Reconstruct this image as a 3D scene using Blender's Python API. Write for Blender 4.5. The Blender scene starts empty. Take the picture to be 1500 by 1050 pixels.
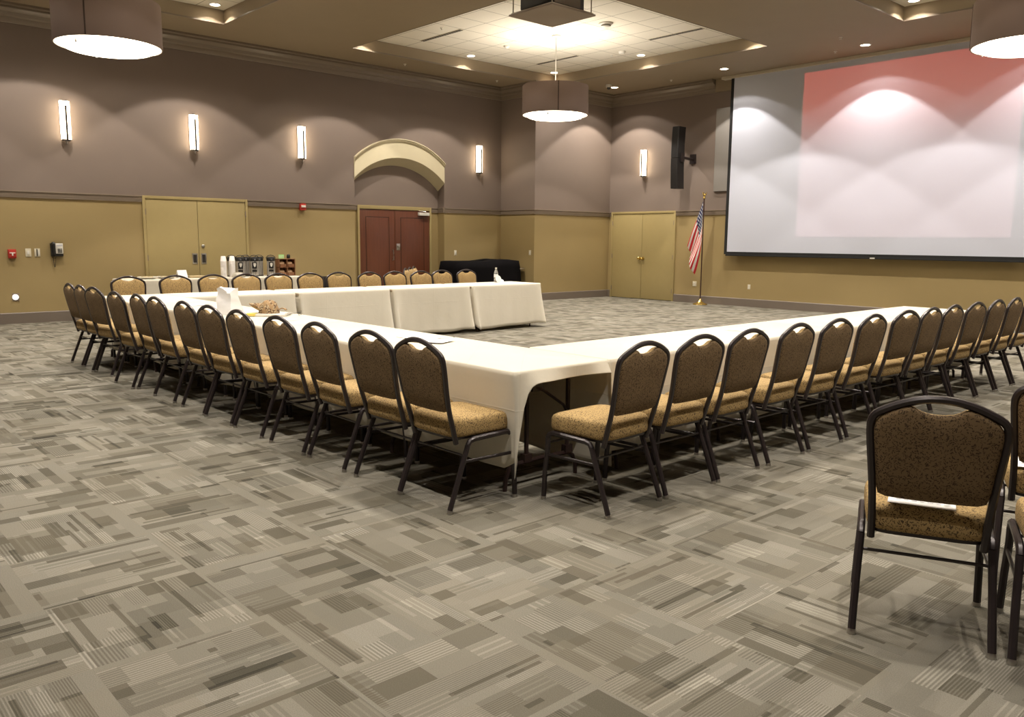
import bpy, bmesh, math, random
from mathutils import Vector, Matrix
random.seed(7)
C = bpy.context.scene.collection
PI = math.pi
R = math.radians

# ------------------------------------------------------------------ helpers
class MB:
    """collects geometry for one mesh object"""
    def __init__(s): s.v = []; s.f = []; s.uv = None
    def box(s, x0, x1, y0, y1, z0, z1):
        b = len(s.v)
        s.v += [(x0,y0,z0),(x1,y0,z0),(x1,y1,z0),(x0,y1,z0),(x0,y0,z1),(x1,y0,z1),(x1,y1,z1),(x0,y1,z1)]
        s.f += [tuple(b+i for i in q) for q in ((0,3,2,1),(4,5,6,7),(0,1,5,4),(1,2,6,5),(2,3,7,6),(3,0,4,7))]
        return s
    def tube(s, pts, w, d=None, n=8, up=(0,0,1), closed=False):
        """sweep a section along pts: round when d is None, else a chamfered rectangle w x d (d along 'up'-ish)"""
        P = [Vector(p) for p in pts]; m = len(P); b = len(s.v)
        if d is None:
            sec = [(math.cos(2*PI*i/n)*w/2, math.sin(2*PI*i/n)*w/2) for i in range(n)]
        else:
            c = min(w, d)*.28; a, e = w/2, d/2
            sec = [(a-c,-e),(a,-e+c),(a,e-c),(a-c,e),(-a+c,e),(-a,e-c),(-a,-e+c),(-a+c,-e)]
        n = len(sec); U = Vector(up)
        for i, p in enumerate(P):
            if closed: t = (P[(i+1)%m]-P[i-1])
            else: t = (P[min(i+1,m-1)]-P[max(i-1,0)])
            t.normalize()
            side = t.cross(U)
            if side.length < 1e-4: side = t.cross(Vector((1,0,.01)))
            side.normalize(); u2 = side.cross(t).normalized()
            for (a, e) in sec: s.v.append(tuple(p+side*a+u2*e))
        for i in range(m if closed else m-1):
            for j in range(n):
                k = (i+1) % m
                s.f.append((b+i*n+j, b+i*n+(j+1)%n, b+k*n+(j+1)%n, b+k*n+j))
        if not closed:
            s.f.append(tuple(b+j for j in reversed(range(n))))
            s.f.append(tuple(b+(m-1)*n+j for j in range(n)))
        return s
    def lathe(s, prof, c=(0,0,0), n=24, cap=True):
        b = len(s.v); m = len(prof)
        for r, z in prof:
            for j in range(n):
                a = 2*PI*j/n; s.v.append((c[0]+r*math.cos(a), c[1]+r*math.sin(a), c[2]+z))
        for i in range(m-1):
            for j in range(n):
                s.f.append((b+i*n+j, b+i*n+(j+1)%n, b+(i+1)*n+(j+1)%n, b+(i+1)*n+j))
        if cap:
            s.f.append(tuple(b+j for j in reversed(range(n)))); s.f.append(tuple(b+(m-1)*n+j for j in range(n)))
        return s
    def rings(s, rings, cap=True, closed=True):
        """loft between rings of equal count"""
        b = len(s.v); n = len(rings[0])
        for r in rings: s.v += [tuple(p) for p in r]
        for i in range(len(rings)-1):
            for j in range(n if closed else n-1):
                s.f.append((b+i*n+j, b+i*n+(j+1)%n, b+(i+1)*n+(j+1)%n, b+(i+1)*n+j))
        if cap:
            s.f.append(tuple(b+j for j in reversed(range(n)))); e = b+(len(rings)-1)*n
            s.f.append(tuple(e+j for j in range(n)))
        return s
    def poly(s, pts):
        b = len(s.v); s.v += [tuple(p) for p in pts]; s.f.append(tuple(range(b, b+len(pts)))); return s
    def prism(s, pts, off):
        """polygon pts extruded by vector off"""
        o = Vector(off); b = len(s.v); n = len(pts)
        s.v += [tuple(p) for p in pts] + [tuple(Vector(p)+o) for p in pts]
        s.f.append(tuple(b+i for i in reversed(range(n)))); s.f.append(tuple(b+n+i for i in range(n)))
        for i in range(n): s.f.append((b+i, b+(i+1)%n, b+n+(i+1)%n, b+n+i))
        return s
    def ball(s, c, r, n=12, sc=(1,1,1)):
        rg = []
        for i in range(1, n):
            a = PI*i/n
            rg.append([(c[0]+r*sc[0]*math.sin(a)*math.cos(2*PI*j/n), c[1]+r*sc[1]*math.sin(a)*math.sin(2*PI*j/n), c[2]-r*sc[2]*math.cos(a)) for j in range(n)])
        return s.rings(rg)
    def build(s, name, m, parent=None, smooth=True, bevel=0, loc=None, rot=None, sub=0, angle=40):
        me = bpy.data.meshes.new(name); me.from_pydata(s.v, [], s.f)
        bm = bmesh.new(); bm.from_mesh(me); bmesh.ops.recalc_face_normals(bm, faces=bm.faces)
        if bevel:
            ed = [e for e in bm.edges if len(e.link_faces) == 2 and e.calc_face_angle(0) > R(35)]
            bmesh.ops.bevel(bm, geom=ed, offset=bevel, segments=2, affect='EDGES', profile=.6)
        if smooth:
            for f in bm.faces: f.smooth = True
            for e in bm.edges:
                if len(e.link_faces) == 2 and e.calc_face_angle(0) > R(angle): e.smooth = False
        bm.to_mesh(me); bm.free()
        if s.uv:
            l = me.uv_layers.new(name='UV')
            for lp in me.loops: l.data[lp.index].uv = s.uv[lp.vertex_index]
        me.materials.append(m)
        o = bpy.data.objects.new(name, me); C.objects.link(o)
        if parent: o.parent = parent
        if loc: o.location = loc
        if rot: o.rotation_euler = rot
        if sub:
            md = o.modifiers.new('sub', 'SUBSURF'); md.levels = sub; md.render_levels = sub
        return o

def tag(o, label, cat, group=None, kind=None):
    o['label'] = label; o['category'] = cat
    if group: o['group'] = group
    if kind: o['kind'] = kind
    return o
def thing(name, label, cat, loc=(0,0,0), rz=0, group=None):
    o = bpy.data.objects.new(name, None); C.objects.link(o); o.empty_display_size = .1
    o.location = loc; o.rotation_euler = (0,0,rz)
    return tag(o, label, cat, group)
def struct(o): o['kind'] = 'structure'; return o
KIDS = {}
def dup(root, loc, rz, label=None, group=None):
    r = root.copy(); C.objects.link(r); r.location = loc; r.rotation_euler = (0,0,rz)
    if label: r['label'] = label
    if group: r['group'] = group
    def rec(a, b):
        for ch in kids(a):
            c = ch.copy(); C.objects.link(c); c.parent = b; rec(ch, c)
    rec(root, r)
    return r
def kids(o): return [c for c in list(C.objects) if c.parent == o] if o.name not in KIDS else KIDS[o.name]

# ------------------------------------------------------------------ materials
class NT:
    def __init__(s, name):
        s.m = bpy.data.materials.new(name); s.m.use_nodes = True
        s.t = s.m.node_tree; s.b = s.t.nodes['Principled BSDF']
    def n(s, ty, **k):
        x = s.t.nodes.new(ty)
        for a, b in k.items(): setattr(x, a, b)
        return x
    def put(s, v, sock):
        if hasattr(v, 'is_output') or isinstance(v, bpy.types.NodeSocket): s.t.links.new(v, sock)
        elif isinstance(v, (tuple, list)): sock.default_value = tuple(v)+((1,) if len(v) == 3 and len(sock.default_value) == 4 else ())
        else: sock.default_value = v
    def M(s, op, a, b=None, c=None):
        x = s.n('ShaderNodeMath', operation=op)
        for i, v in enumerate((a, b, c)):
            if v is not None: s.put(v, x.inputs[i])
        return x.outputs[0]
    def mix(s, f, a, b):
        x = s.n('ShaderNodeMix', data_type='RGBA'); s.put(f, x.inputs[0]); s.put(a, x.inputs[6]); s.put(b, x.inputs[7]); return x.outputs[2]
    def noise(s, vec, scale, detail=2, rough=.5):
        x = s.n('ShaderNodeTexNoise'); x.inputs['Scale'].default_value = scale; x.inputs['Detail'].default_value = detail; x.inputs['Roughness'].default_value = rough
        if vec is not None: s.t.links.new(vec, x.inputs['Vector'])
        return x.outputs['Fac']
    def obj(s): return s.n('ShaderNodeTexCoord').outputs['Object']
    def pos(s): return s.n('ShaderNodeNewGeometry').outputs['Position']
    def sep(s, v):
        x = s.n('ShaderNodeSeparateXYZ'); s.t.links.new(v, x.inputs[0]); return x.outputs
    def comb(s, a, b, c=0.0):
        x = s.n('ShaderNodeCombineXYZ')
        for i, v in enumerate((a, b, c)): s.put(v, x.inputs[i])
        return x.outputs[0]
    def white(s, vec, col=False):
        x = s.n('ShaderNodeTexWhiteNoise', noise_dimensions='3D'); s.t.links.new(vec, x.inputs['Vector'])
        return x.outputs['Color'] if col else x.outputs['Value']
    def bump(s, h, st=.3, d=.002):
        x = s.n('ShaderNodeBump'); x.inputs['Strength'].default_value = st; x.inputs['Distance'].default_value = d
        s.t.links.new(h, x.inputs['Height']); s.t.links.new(x.outputs[0], s.b.inputs['Normal'])
    def col(s, v): s.put(v, s.b.inputs['Base Color'])

def mat(name, col, rough=.6, metal=0, spec=.5, var=0, vscale=8, bump=0, bscale=60, emit=None, estr=0, trans=0, coat=0, alpha=1):
    N = NT(name); b = N.b
    b.inputs['Roughness'].default_value = rough; b.inputs['Metallic'].default_value = metal
    b.inputs['Specular IOR Level'].default_value = spec
    o = N.obj()
    if var:
        f = N.noise(o, vscale, 3)
        N.col(N.mix(f, tuple(c*(1-var) for c in col), tuple(min(1, c*(1+var)) for c in col)))
    else: N.col(col)
    if bump: N.bump(N.noise(o, bscale, 3), .4, bump)
    if emit: N.put(emit, b.inputs['Emission Color']); b.inputs['Emission Strength'].default_value = estr
    if trans: b.inputs['Transmission Weight'].default_value = trans
    if coat: b.inputs['Coat Weight'].default_value = coat
    return N.m

UP, LOW = (.192,.150,.124), (.315,.235,.107)
def wall_mat():
    N = NT('painted_wall'); p = N.sep(N.pos())
    f = N.M('GREATER_THAN', p[2], 2.13)
    n = N.noise(N.pos(), 1.3, 3)
    lo = N.mix(n, tuple(c*.93 for c in LOW), tuple(c*1.06 for c in LOW))
    up = N.mix(n, tuple(c*.95 for c in UP), tuple(c*1.05 for c in UP))
    N.col(N.mix(f, lo, up)); N.b.inputs['Roughness'].default_value = .55; N.b.inputs['Specular IOR Level'].default_value = .3
    N.bump(N.noise(N.pos(), 180, 2), .15, .001); return N.m
def carpet_mat():
    N = NT('carpet_tile'); M = N.M; T = .6096
    p = N.sep(N.pos())
    X = M('DIVIDE', M('SUBTRACT', p[0], -3.526), T); Y = M('DIVIDE', M('SUBTRACT', p[1], .723), T)
    ix, iy = M('FLOOR', X), M('FLOOR', Y); fx, fy = M('SUBTRACT', X, ix), M('SUBTRACT', Y, iy)
    par = M('FLOORED_MODULO', M('ADD', ix, iy), 2.0)          # 0: stripes run along X
    inv = M('SUBTRACT', 1.0, par)
    u = M('ADD', M('MULTIPLY', fy, inv), M('MULTIPLY', fx, par))   # across the stripes
    v = M('ADD', M('MULTIPLY', fx, inv), M('MULTIPLY', fy, par))   # along the stripes
    rt = N.sep(N.white(N.comb(ix, iy, 3.7), True))
    fl = M('GREATER_THAN', rt[0], .5)
    u = M('ABSOLUTE', M('SUBTRACT', u, fl)); 
    fl2 = M('GREATER_THAN', rt[1], .5); v = M('ABSOLUTE', M('SUBTRACT', v, fl2))
    tid = M('ADD', M('MULTIPLY', ix, 7.13), M('MULTIPLY', iy, 3.71))
    # slight per tile shift of the pattern so that no two tiles are cut alike
    us = M('ADD', M('ADD', u, M('MULTIPLY', rt[2], .09)), M('MULTIPLY', M('SINE', M('ADD', M('MULTIPLY', u, 6.2), M('MULTIPLY', rt[0], 6.0))), .045))
    # blocks
    c1 = M('FLOOR', M('MULTIPLY', us, 7.0)); r1 = N.white(N.comb(c1, tid, 1.0))
    v1 = M('FLOOR', M('ADD', M('MULTIPLY', v, M('ADD', 1.6, M('MULTIPLY', r1, 2.6))), M('MULTIPLY', r1, 5.0)))
    b1 = N.sep(N.white(N.comb(M('ADD', c1, tid), v1, r1), True))
    # larger blocks
    c2 = M('FLOOR', M('MULTIPLY', us, 3.0)); r2 = N.white(N.comb(c2, tid, 9.0))
    v2 = M('FLOOR', M('ADD', M('MULTIPLY', v, 2.1), M('MULTIPLY', r2, 3.0)))
    b2 = N.sep(N.white(N.comb(M('ADD', c2, tid), v2, 5.5), True))
    # thin bars
    c3 = M('FLOOR', M('MULTIPLY', us, 26.0)); r3 = N.sep(N.white(N.comb(c3, tid, 4.0), True))
    seg = M('MULTIPLY', M('GREATER_THAN', v, M('MULTIPLY', r3[1], .7)), M('LESS_THAN', v, M('ADD', .35, M('MULTIPLY', r3[2], .75))))
    bar = M('MULTIPLY', M('GREATER_THAN', r3[0], .86), seg)
    lbar = M('MULTIPLY', M('LESS_THAN', r3[0], .08), seg)
    # value: light ground, some darker blocks
    dk1 = M('GREATER_THAN', b1[0], .76); dk2 = M('GREATER_THAN', b2[0], .68)
    val = M('SUBTRACT', .64, M('MULTIPLY', dk1, .22)); val = M('SUBTRACT', val, M('MULTIPLY', dk2, .13))
    val = M('ADD', val, M('MULTIPLY', M('SUBTRACT', b1[1], .5), .14))
    # border band: plain and light along one side of the tile
    edge = M('LESS_THAN', u, M('MULTIPLY', rt[2], .12)); 
    edge2 = M('LESS_THAN', v, M('MULTIPLY', rt[1], .05))
    core = M('MULTIPLY', M('SUBTRACT', 1.0, edge), M('SUBTRACT', 1.0, edge2))
    val = M('ADD', M('MULTIPLY', val, core), M('MULTIPLY', M('SUBTRACT', 1.0, core), .64))
    val = M('SUBTRACT', val, M('MULTIPLY', M('MULTIPLY', bar, core), .26))
    val = M('ADD', val, M('MULTIPLY', M('MULTIPLY', lbar, core), .07))
    # pinstripes in some blocks
    pin = M('SINE', M('MULTIPLY', us, 2*PI*54.0)); pin2 = M('SINE', M('MULTIPLY', us, 2*PI*20.0))
    pon = M('MULTIPLY', M('GREATER_THAN', b1[2], .48), core); pon2 = M('MULTIPLY', M('LESS_THAN', b1[2], .17), core)
    val = M('ADD', val, M('MULTIPLY', M('MULTIPLY', pin, pon), .10))
    val = M('ADD', val, M('MULTIPLY', M('MULTIPLY', M('GREATER_THAN', pin2, .55), pon2), .10))
    # yarn
    yarn = N.noise(N.pos(), 260, 2, .7)
    val = M('ADD', val, M('MULTIPLY', M('SUBTRACT', yarn, .5), .34))
    big = N.noise(N.pos(), .8, 2); val = M('ADD', val, M('MULTIPLY', M('SUBTRACT', big, .5), .08))
    cr = N.n('ShaderNodeValToRGB'); N.t.links.new(val, cr.inputs[0])
    e = cr.color_ramp.elements; e[0].position = .10; e[0].color = (.036,.033,.025,1); e[1].position = .95; e[1].color = (.40,.375,.31,1)
    k = cr.color_ramp.elements.new(.38); k.color = (.088,.080,.059,1)
    k = cr.color_ramp.elements.new(.64); k.color = (.176,.163,.134,1)
    warm = N.mix(M('MULTIPLY', b2[1], .35), cr.outputs[0], (.19,.165,.122))
    N.col(warm); N.b.inputs['Roughness'].default_value = .95; N.b.inputs['Specular IOR Level'].default_value = .1
    N.bump(M('ADD', yarn, M('MULTIPLY', M('MULTIPLY', pin, pon), .3)), .6, .003); return N.m
def fabric_mat(name, c0, c1, c2):
    N = NT(name); o = N.obj()
    w = N.n('ShaderNodeTexNoise'); w.inputs['Scale'].default_value = 40; w.inputs['Detail'].default_value = 1
    N.t.links.new(o, w.inputs['Vector'])
    def dashes(sx, sz, k):
        mp = N.n('ShaderNodeMapping'); mp.inputs['Scale'].default_value = (sx, (sx+sz)/2, sz); mp.inputs['Rotation'].default_value = (0, R(k), R(k))
        mx = N.n('ShaderNodeMix', data_type='VECTOR'); mx.inputs[0].default_value = .03; N.t.links.new(o, mx.inputs[4]); N.t.links.new(w.outputs['Color'], mx.inputs[5])
        N.t.links.new(mx.outputs[1], mp.inputs['Vector'])
        vo = N.n('ShaderNodeTexVoronoi', feature='F1'); vo.inputs['Scale'].default_value = 1; N.t.links.new(mp.outputs[0], vo.inputs['Vector'])
        return N.M('LESS_THAN', vo.outputs['Distance'], .31)
    sp = N.M('MAXIMUM', dashes(175, 70, 20), dashes(70, 175, -25))
    base = N.mix(N.noise(o, 7, 2), c0, c1)
    fine = N.noise(o, 420, 2)
    base = N.mix(N.M('MULTIPLY', fine, .5), base, c2)
    N.col(N.mix(N.M('MULTIPLY', sp, .88), base, (.05,.032,.02)))
    N.b.inputs['Roughness'].default_value = .85; N.b.inputs['Specular IOR Level'].default_value = .25
    N.bump(fine, .4, .001); return N.m
def wood_mat(name, a, b, axis=2, rough=.35):
    N = NT(name); o = N.sep(N.obj())
    k = [o[0], o[1], o[2]]
    k = [N.M('MULTIPLY', x, .6 if i == axis else 9.0) for i, x in enumerate(k)]
    f = N.noise(N.comb(*k), 3, 5, .6); N.col(N.mix(f, a, b)); N.b.inputs['Roughness'].default_value = rough; return N.m
def tile_mat(x0, y0):
    N = NT('acoustic_tile'); M = N.M; p = N.sep(N.pos()); s = .6367
    a = M('FRACT', M('DIVIDE', M('SUBTRACT', p[0], x0), s)); b = M('FRACT', M('DIVIDE', M('SUBTRACT', p[1], y0), s))
    la = M('LESS_THAN', M('ABSOLUTE', M('SUBTRACT', a, .5)), .489); lb = M('LESS_THAN', M('ABSOLUTE', M('SUBTRACT', b, .5)), .489)
    f = M('MULTIPLY', la, lb)
    n = N.noise(N.pos(), 60, 2)
    N.col(N.mix(f, (.28,.25,.19), N.mix(n, (.72,.67,.56), (.80,.75,.64)))); N.b.inputs['Roughness'].default_value = .9; return N.m
def cloth_mat():
    N = NT('ivory_tablecloth'); o = N.pos(); p = N.sep(o)
    n = N.noise(o, 3.0, 3); N.col(N.mix(n, (.74,.69,.57), (.80,.75,.64)))
    N.b.inputs['Roughness'].default_value = .75; N.b.inputs['Sheen Weight'].default_value = .1; N.b.inputs['Specular IOR Level'].default_value = .2
    def crease(c, k, off=0.0):
        f = N.M('ABSOLUTE', N.M('SUBTRACT', N.M('FRACT', N.M('DIVIDE', N.M('ADD', c, off), k)), .5))
        return N.M('MAXIMUM', N.M('SUBTRACT', 1.0, N.M('DIVIDE', f, .012)), 0.0)
    cr_ = N.M('MAXIMUM', crease(N.M('ADD', p[0], p[1]), .46), crease(p[2], .44, .145))
    N.bump(N.M('ADD', N.M('MULTIPLY', N.noise(o, 5.0, 4, .6), 1.3), N.M('MULTIPLY', cr_, .30)), .35, .012)
    tr = N.n('ShaderNodeBsdfTranslucent'); tr.inputs[0].default_value = (.72,.62,.45,1); ms = N.n('ShaderNodeMixShader'); ms.inputs[0].default_value = .22
    out = N.t.nodes['Material Output']; N.t.links.new(N.b.outputs[0], ms.inputs[1]); N.t.links.new(tr.outputs[0], ms.inputs[2]); N.t.links.new(ms.outputs[0], out.inputs['Surface']); return N.m
def flag_mat():
    N = NT('flag_cloth'); M = N.M; uv = N.sep(N.n('ShaderNodeUVMap').outputs[0])
    s, h = uv[0], uv[1]       # s fly 0..1, h hoist 0 top .. 1 bottom
    st = M('FLOORED_MODULO', M('FLOOR', M('MULTIPLY', h, 13.0)), 2.0)
    stripe = N.mix(st, (.55,.02,.03), (.80,.76,.72))
    can = M('MULTIPLY', M('LESS_THAN', s, .40), M('LESS_THAN', h, .5385))
    gx = M('SUBTRACT', M('FRACT', M('MULTIPLY', s, 15.0)), .5); gy = M('SUBTRACT', M('FRACT', M('MULTIPLY', h, 9.3)), .5)
    d = M('SQRT', M('ADD', M('MULTIPLY', gx, gx), M('MULTIPLY', gy, gy)))
    star = M('LESS_THAN', d, .24)
    N.col(N.mix(can, stripe, N.mix(star, (.012,.018,.075), (.8,.8,.8)))); N.b.inputs['Roughness'].default_value = .7; return N.m
def camo_mat():
    N = NT('mottled_cap_cloth'); o = N.obj()
    f = N.noise(o, 26, 3); g = N.noise(o, 60, 2)
    N.col(N.mix(N.M('GREATER_THAN', f, .5), (.30,.19,.09), N.mix(N.M('GREATER_THAN', g, .5), (.11,.06,.03), (.42,.33,.2)))); N.b.inputs['Roughness'].default_value = .9; return N.m

m_wall = wall_mat(); m_carpet = carpet_mat(); m_fab = fabric_mat('flecked_upholstery', (.375,.252,.105), (.43,.297,.128), (.31,.21,.09)); m_fab2 = fabric_mat('darker_outside_back', (.20,.132,.066), (.235,.157,.082), (.165,.11,.056)); m_cloth = cloth_mat()  # backrest's rear: same flecks as the seat in a darker brown
m_unseen_dark = mat('unseen_wall_dark', (.075,.06,.048), .9)  # finish invented for the unseen walls, dark to cut bounce light on chairs
m_rail = mat('rail_paint', (.21,.165,.125), .45)
m_base = mat('baseboard_vinyl', (.155,.125,.10), .5)
m_ceil = mat('soffit_paint', (.27,.21,.135), .7, var=.05, vscale=2)
m_crown = mat('crown_paint', (.19,.15,.11), .35)
m_olive = mat('olive_door_paint', (.34,.265,.115), .42, var=.04)
m_cream = mat('cream_arch_paint', (.60,.53,.36), .6, var=.04)
m_metal = mat('dark_bronze_tube', (.030,.022,.022), .33, metal=.35, spec=.6)
m_steel = mat('brushed_steel', (.55,.53,.5), .3, metal=1)
m_brass = mat('polished_brass', (.75,.56,.18), .25, metal=1)
m_black = mat('black_plastic', (.012,.011,.011), .4)
m_blackcloth = mat('black_cloth', (.0035,.003,.0035), .95, spec=.08, bump=.01, bscale=9)
m_white = mat('white_plastic', (.72,.69,.62), .5)
m_ivory = mat('ivory_plastic', (.66,.60,.45), .5)
m_paper = mat('white_paper', (.82,.81,.80), .7, bump=.004, bscale=12)
m_foam = mat('white_foam', (.80,.76,.72), .7)
m_red = mat('red_enamel', (.42,.03,.02), .4)
m_wooddoor = wood_mat('mahogany_door', (.085,.026,.012), (.15,.05,.024))
m_wooddk = wood_mat('mahogany_groove', (.03,.011,.006), (.05,.018,.009))
m_table = mat('laminate_table', (.30,.24,.16), .5, var=.1)
m_leg = mat('brown_steel_leg', (.035,.018,.015), .4, metal=.3)
m_shade = mat('woven_lamp_shade', (.215,.155,.13), .75, bump=.002, bscale=300)
m_shade_in = mat('white_shade_lining', (.8,.78,.72), .8)
m_seam = mat('dark_seam_strip', (.05,.03,.025), .5)
m_screen = mat('matte_projection_screen', (.555,.575,.665), .9, spec=.1)
m_frame = mat('black_screen_border', (.006,.006,.006), .8)
m_line = mat('grey_print', (.55,.55,.58), .8)
m_dark = mat('dark_gap', (.02,.016,.012), .9)
m_greenprint = mat('pale_green_print', (.62,.68,.30), .8)
m_flag = flag_mat(); m_camo = camo_mat()
m_yellow = mat('yellow_label', (.75,.58,.12), .6)
m_tan = mat('tan_wicker', (.42,.33,.18), .8, var=.3, vscale=60)
m_rackwood = mat('brown_rack_wood', (.20,.085,.035), .55, var=.2, vscale=20)
m_sachet = mat('cream_sachet', (.62,.42,.24), .7)
m_glass = mat('clear_bottle_plastic', (.85,.88,.9), .08, trans=.85)
m_wrap = mat('patterned_wrap', (.42,.38,.30), .35, var=.6, vscale=45)
m_green = mat('green_sign', (.35,.75,.25), .5)
m_panel = mat('grey_acoustic_panel', (.26,.24,.22), .9)
m_lens = mat('lit_downlight_lens', (1,.95,.85), .5, emit=(1,.86,.66), estr=22)
m_diff = mat('lit_pendant_diffuser', (1,.97,.9), .5, emit=(1,.88,.70), estr=6.5)
m_rimlit = mat('frosted_pendant_rim', (.9,.86,.8), .5, emit=(1,.88,.70), estr=1.7)
m_scon = mat('lit_frosted_sconce', (1,.95,.85), .5, emit=(1,.83,.58), estr=9)
m_knob = mat('lit_round_button', (.9,.9,.9), .4, emit=(1,.97,.92), estr=2.2)
m_grid = mat('pale_tee_trim', (.55,.49,.38), .6)

# ------------------------------------------------------------------ room
XA, XP, XR, YB, YP, YF = -15.86, -14.63, .66, 16.75, 14.02, -1.35
ZC, ZT, ZR, ZB = 5.15, 5.38, 2.21, .183
struct(MB().box(XA-.3, XR+.2, YF-.2, YB+.2, -.1, 0).build('floor', m_carpet, smooth=False))
RX, RY0, RY1 = -16.11, 9.77, 12.225           # the arched recess
AY = (RY0+RY1)/2; HS = (RY1-RY0)/2
def arc(y, spring, rise):
    r = (HS*HS+rise*rise)/(2*rise); return spring+rise-r+math.sqrt(max(0, r*r-(y-AY)**2))
ys = [RY0+(RY1-RY0)*i/32 for i in range(33)]
w = MB(); W0 = XA-.2
w.box(W0, XA, YF-.2, RY0, 0, ZC+.3); w.box(W0, XA, RY1, YB+.2, 0, ZC+.3)
for i in range(32):
    a, b = ys[i], ys[i+1]
    za, zb = arc(a, 2.776, .50), arc(b, 2.776, .50)
    w.v += [(XA,a,za),(XA,b,zb),(XA,b,ZC+.3),(XA,a,ZC+.3),(W0,a,za),(W0,b,zb),(W0,b,ZC+.3),(W0,a,ZC+.3)]
    k = len(w.v)-8
    w.f += [tuple(k+j for j in q) for q in ((0,1,2,3),(7,6,5,4),(4,5,1,0))]
struct(w.build('wall_left', m_wall, smooth=False))
w = MB()
w.box(RX-.15, RX, RY0-.15, RY1+.15, 0, 3.6)                          # back of the recess
w.box(RX-.001, W0+.001, RY0-.15, RY0, 0, 3.6); w.box(RX-.001, W0+.001, RY1, RY1+.15, 0, 3.6)
struct(w.build('wall_recess', m_wall, smooth=False))
struct(MB().box(XA, XP, YP, YB, 0, ZC+.05).build('wall_pier', m_wall, smooth=False))
struct(MB().box(XA-.2, XR+.2, YB, YB+.2, 0, ZC+.3).build('wall_back', m_wall, smooth=False))
struct(MB().box(XR, XR+.2, YF-.2, YB, 0, ZC+.3).build('wall_right', m_unseen_dark, smooth=False))
struct(MB().box(XA-.2, XR, YF-.2, YF, 0, ZC+.3).build('wall_front', m_unseen_dark, smooth=False))
# arch: cream band with a stepped moulding and a splayed soffit
a = MB()
def ring(y):
    zi, zo = arc(y, 2.776, .50), arc(y, 3.22, .47)
    zb = arc(y, 2.60, .52)
    return [(XA-.02,y,zo),(XA+.075,y,zo),(XA+.075,y,zo-.02),(XA+.055,y,zo-.025),(XA+.055,y,zo-.05),(XA+.035,y,zo-.055),(XA+.035,y,zo-.075),(XA+.02,y,zo-.08),(XA+.02,y,zi),(RX+.002,y,zb),(RX+.002,y,zb+.12),(XA-.02,y,zi+.12)]
a.rings([ring(y) for y in ys], closed=True)
struct(a.build('trim_arch', m_cream, angle=25))
# wainscot rail, baseboard and crown: swept along the wall line
def run(name, m, prof, path, zc=0):
    """prof: (distance from the wall, z); path: wall line with inward normals"""
    for (p, q, nrm, e0, e1) in path:
        mb = MB(); p = Vector(p); q = Vector(q); nv = Vector(nrm); t = (q-p).normalized()
        r0 = [(*(p+nv*d+t*e0*d), z) for d, z in prof]; r1 = [(*(q+nv*d-t*e1*d), z) for d, z in prof]
        mb.rings([r0, r1]); struct(mb.build(name, m, angle=30))
rail = [(0,ZR),(.045,ZR),(.045,ZR-.022),(.03,ZR-.03),(.03,ZR-.085),(.022,ZR-.1),(.022,ZR-.118),(0,ZR-.118)]
base = [(0,0),(.018,0),(.018,ZB-.012),(.008,ZB),(0,ZB)]
D1 = (5.30,7.31); D2 = (-14.53,-12.47); D3 = (10.02,11.95)
nA, nB = (1,0), (0,-1)
struct_paths = lambda lo: [((XA,YF),(XA,D1[0]),nA,0,0),((XA,D1[1]),(XA,RY0),nA,0,0),((XA,RY1),(XA,YP),nA,0,1),
    ((XA,YP),(XP,YP),(0,-1),1,-1),((XP,YP),(XP,YB),nA,-1,1),((XP,YB),(D2[0],YB),nB,1,0),((D2[1],YB),(XR,YB),nB,0,1),
    ((XR,YB),(XR,YF),(-1,0),1,1),((XR,YF),(XA,YF),(0,1),1,1),((RX,D3[1]+.05),(RX,RY1),nA,0,1),((RX,RY0),(RX,D3[0]-.05),nA,1,0)]
run('trim_chair_rail', m_rail, rail, struct_paths(0)+[((RX,RY1),(XA,RY1),(0,-1),1,0)])
run('baseboard', m_base, base, struct_paths(0)+[((RX,RY1),(XA,RY1),(0,-1),1,0)])
crown = [(0,4.87),(.03,4.87),(.045,4.90),(.05,4.95),(.085,4.97),(.10,5.02),(.15,5.05),(.17,5.07),(.17,5.10),(.215,5.115),(.215,5.15),(0,5.15)]
run('trim_crown', m_crown, crown, [((XA,YF),(XA,YP),nA,0,1),((XA,YP),(XP,YP),(0,-1),1,-1),((XP,YP),(XP,YB),nA,-1,1),((XP,YB),(-11.45,YB),nB,1,0),
    ((-3.75,YB),(XR,YB),nB,0,1),((XR,YB),(XR,YF),(-1,0),1,1),((XR,YF),(XA,YF),(0,1),1,1)])
# ceiling with four coffers
TX = [(-14.605,-8.875),(-6.36,-.63)]; TY = [(.85,6.43),(8.99,14.59)]
cl = MB()
xs = [XA-.2, TX[0][0], TX[0][1], TX[1][0], TX[1][1], XR+.2]; yy = [YF-.2, TY[0][0], TY[0][1], TY[1][0], TY[1][1], YB+.2]
for i in range(5):
    for j in range(5):
        if i in (1,3) and j in (1,3): continue
        cl.box(xs[i], xs[i+1], yy[j], yy[j+1], ZC, ZT+.12)
struct(cl.build('ceiling', m_ceil, smooth=False))
TRAYS = [(x, y) for x in TX for y in TY]
for (x0,x1),(y0,y1) in TRAYS:
    struct(MB().box(x0, x1, y0, y1, ZT, ZT+.1).build('ceiling_panel', tile_mat(x0, y0), smooth=False))
    t = MB()
    for a, b, c, d in ((x0,x1,y0,y0+.012),(x0,x1,y1-.012,y1),(x0,x0+.012,y0+.012,y1-.012),(x1-.012,x1,y0+.012,y1-.012)): t.box(a,b,c,d,ZC-.004,ZC+.02)
    struct(t.build('trim_coffer', m_crown, smooth=False))

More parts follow.
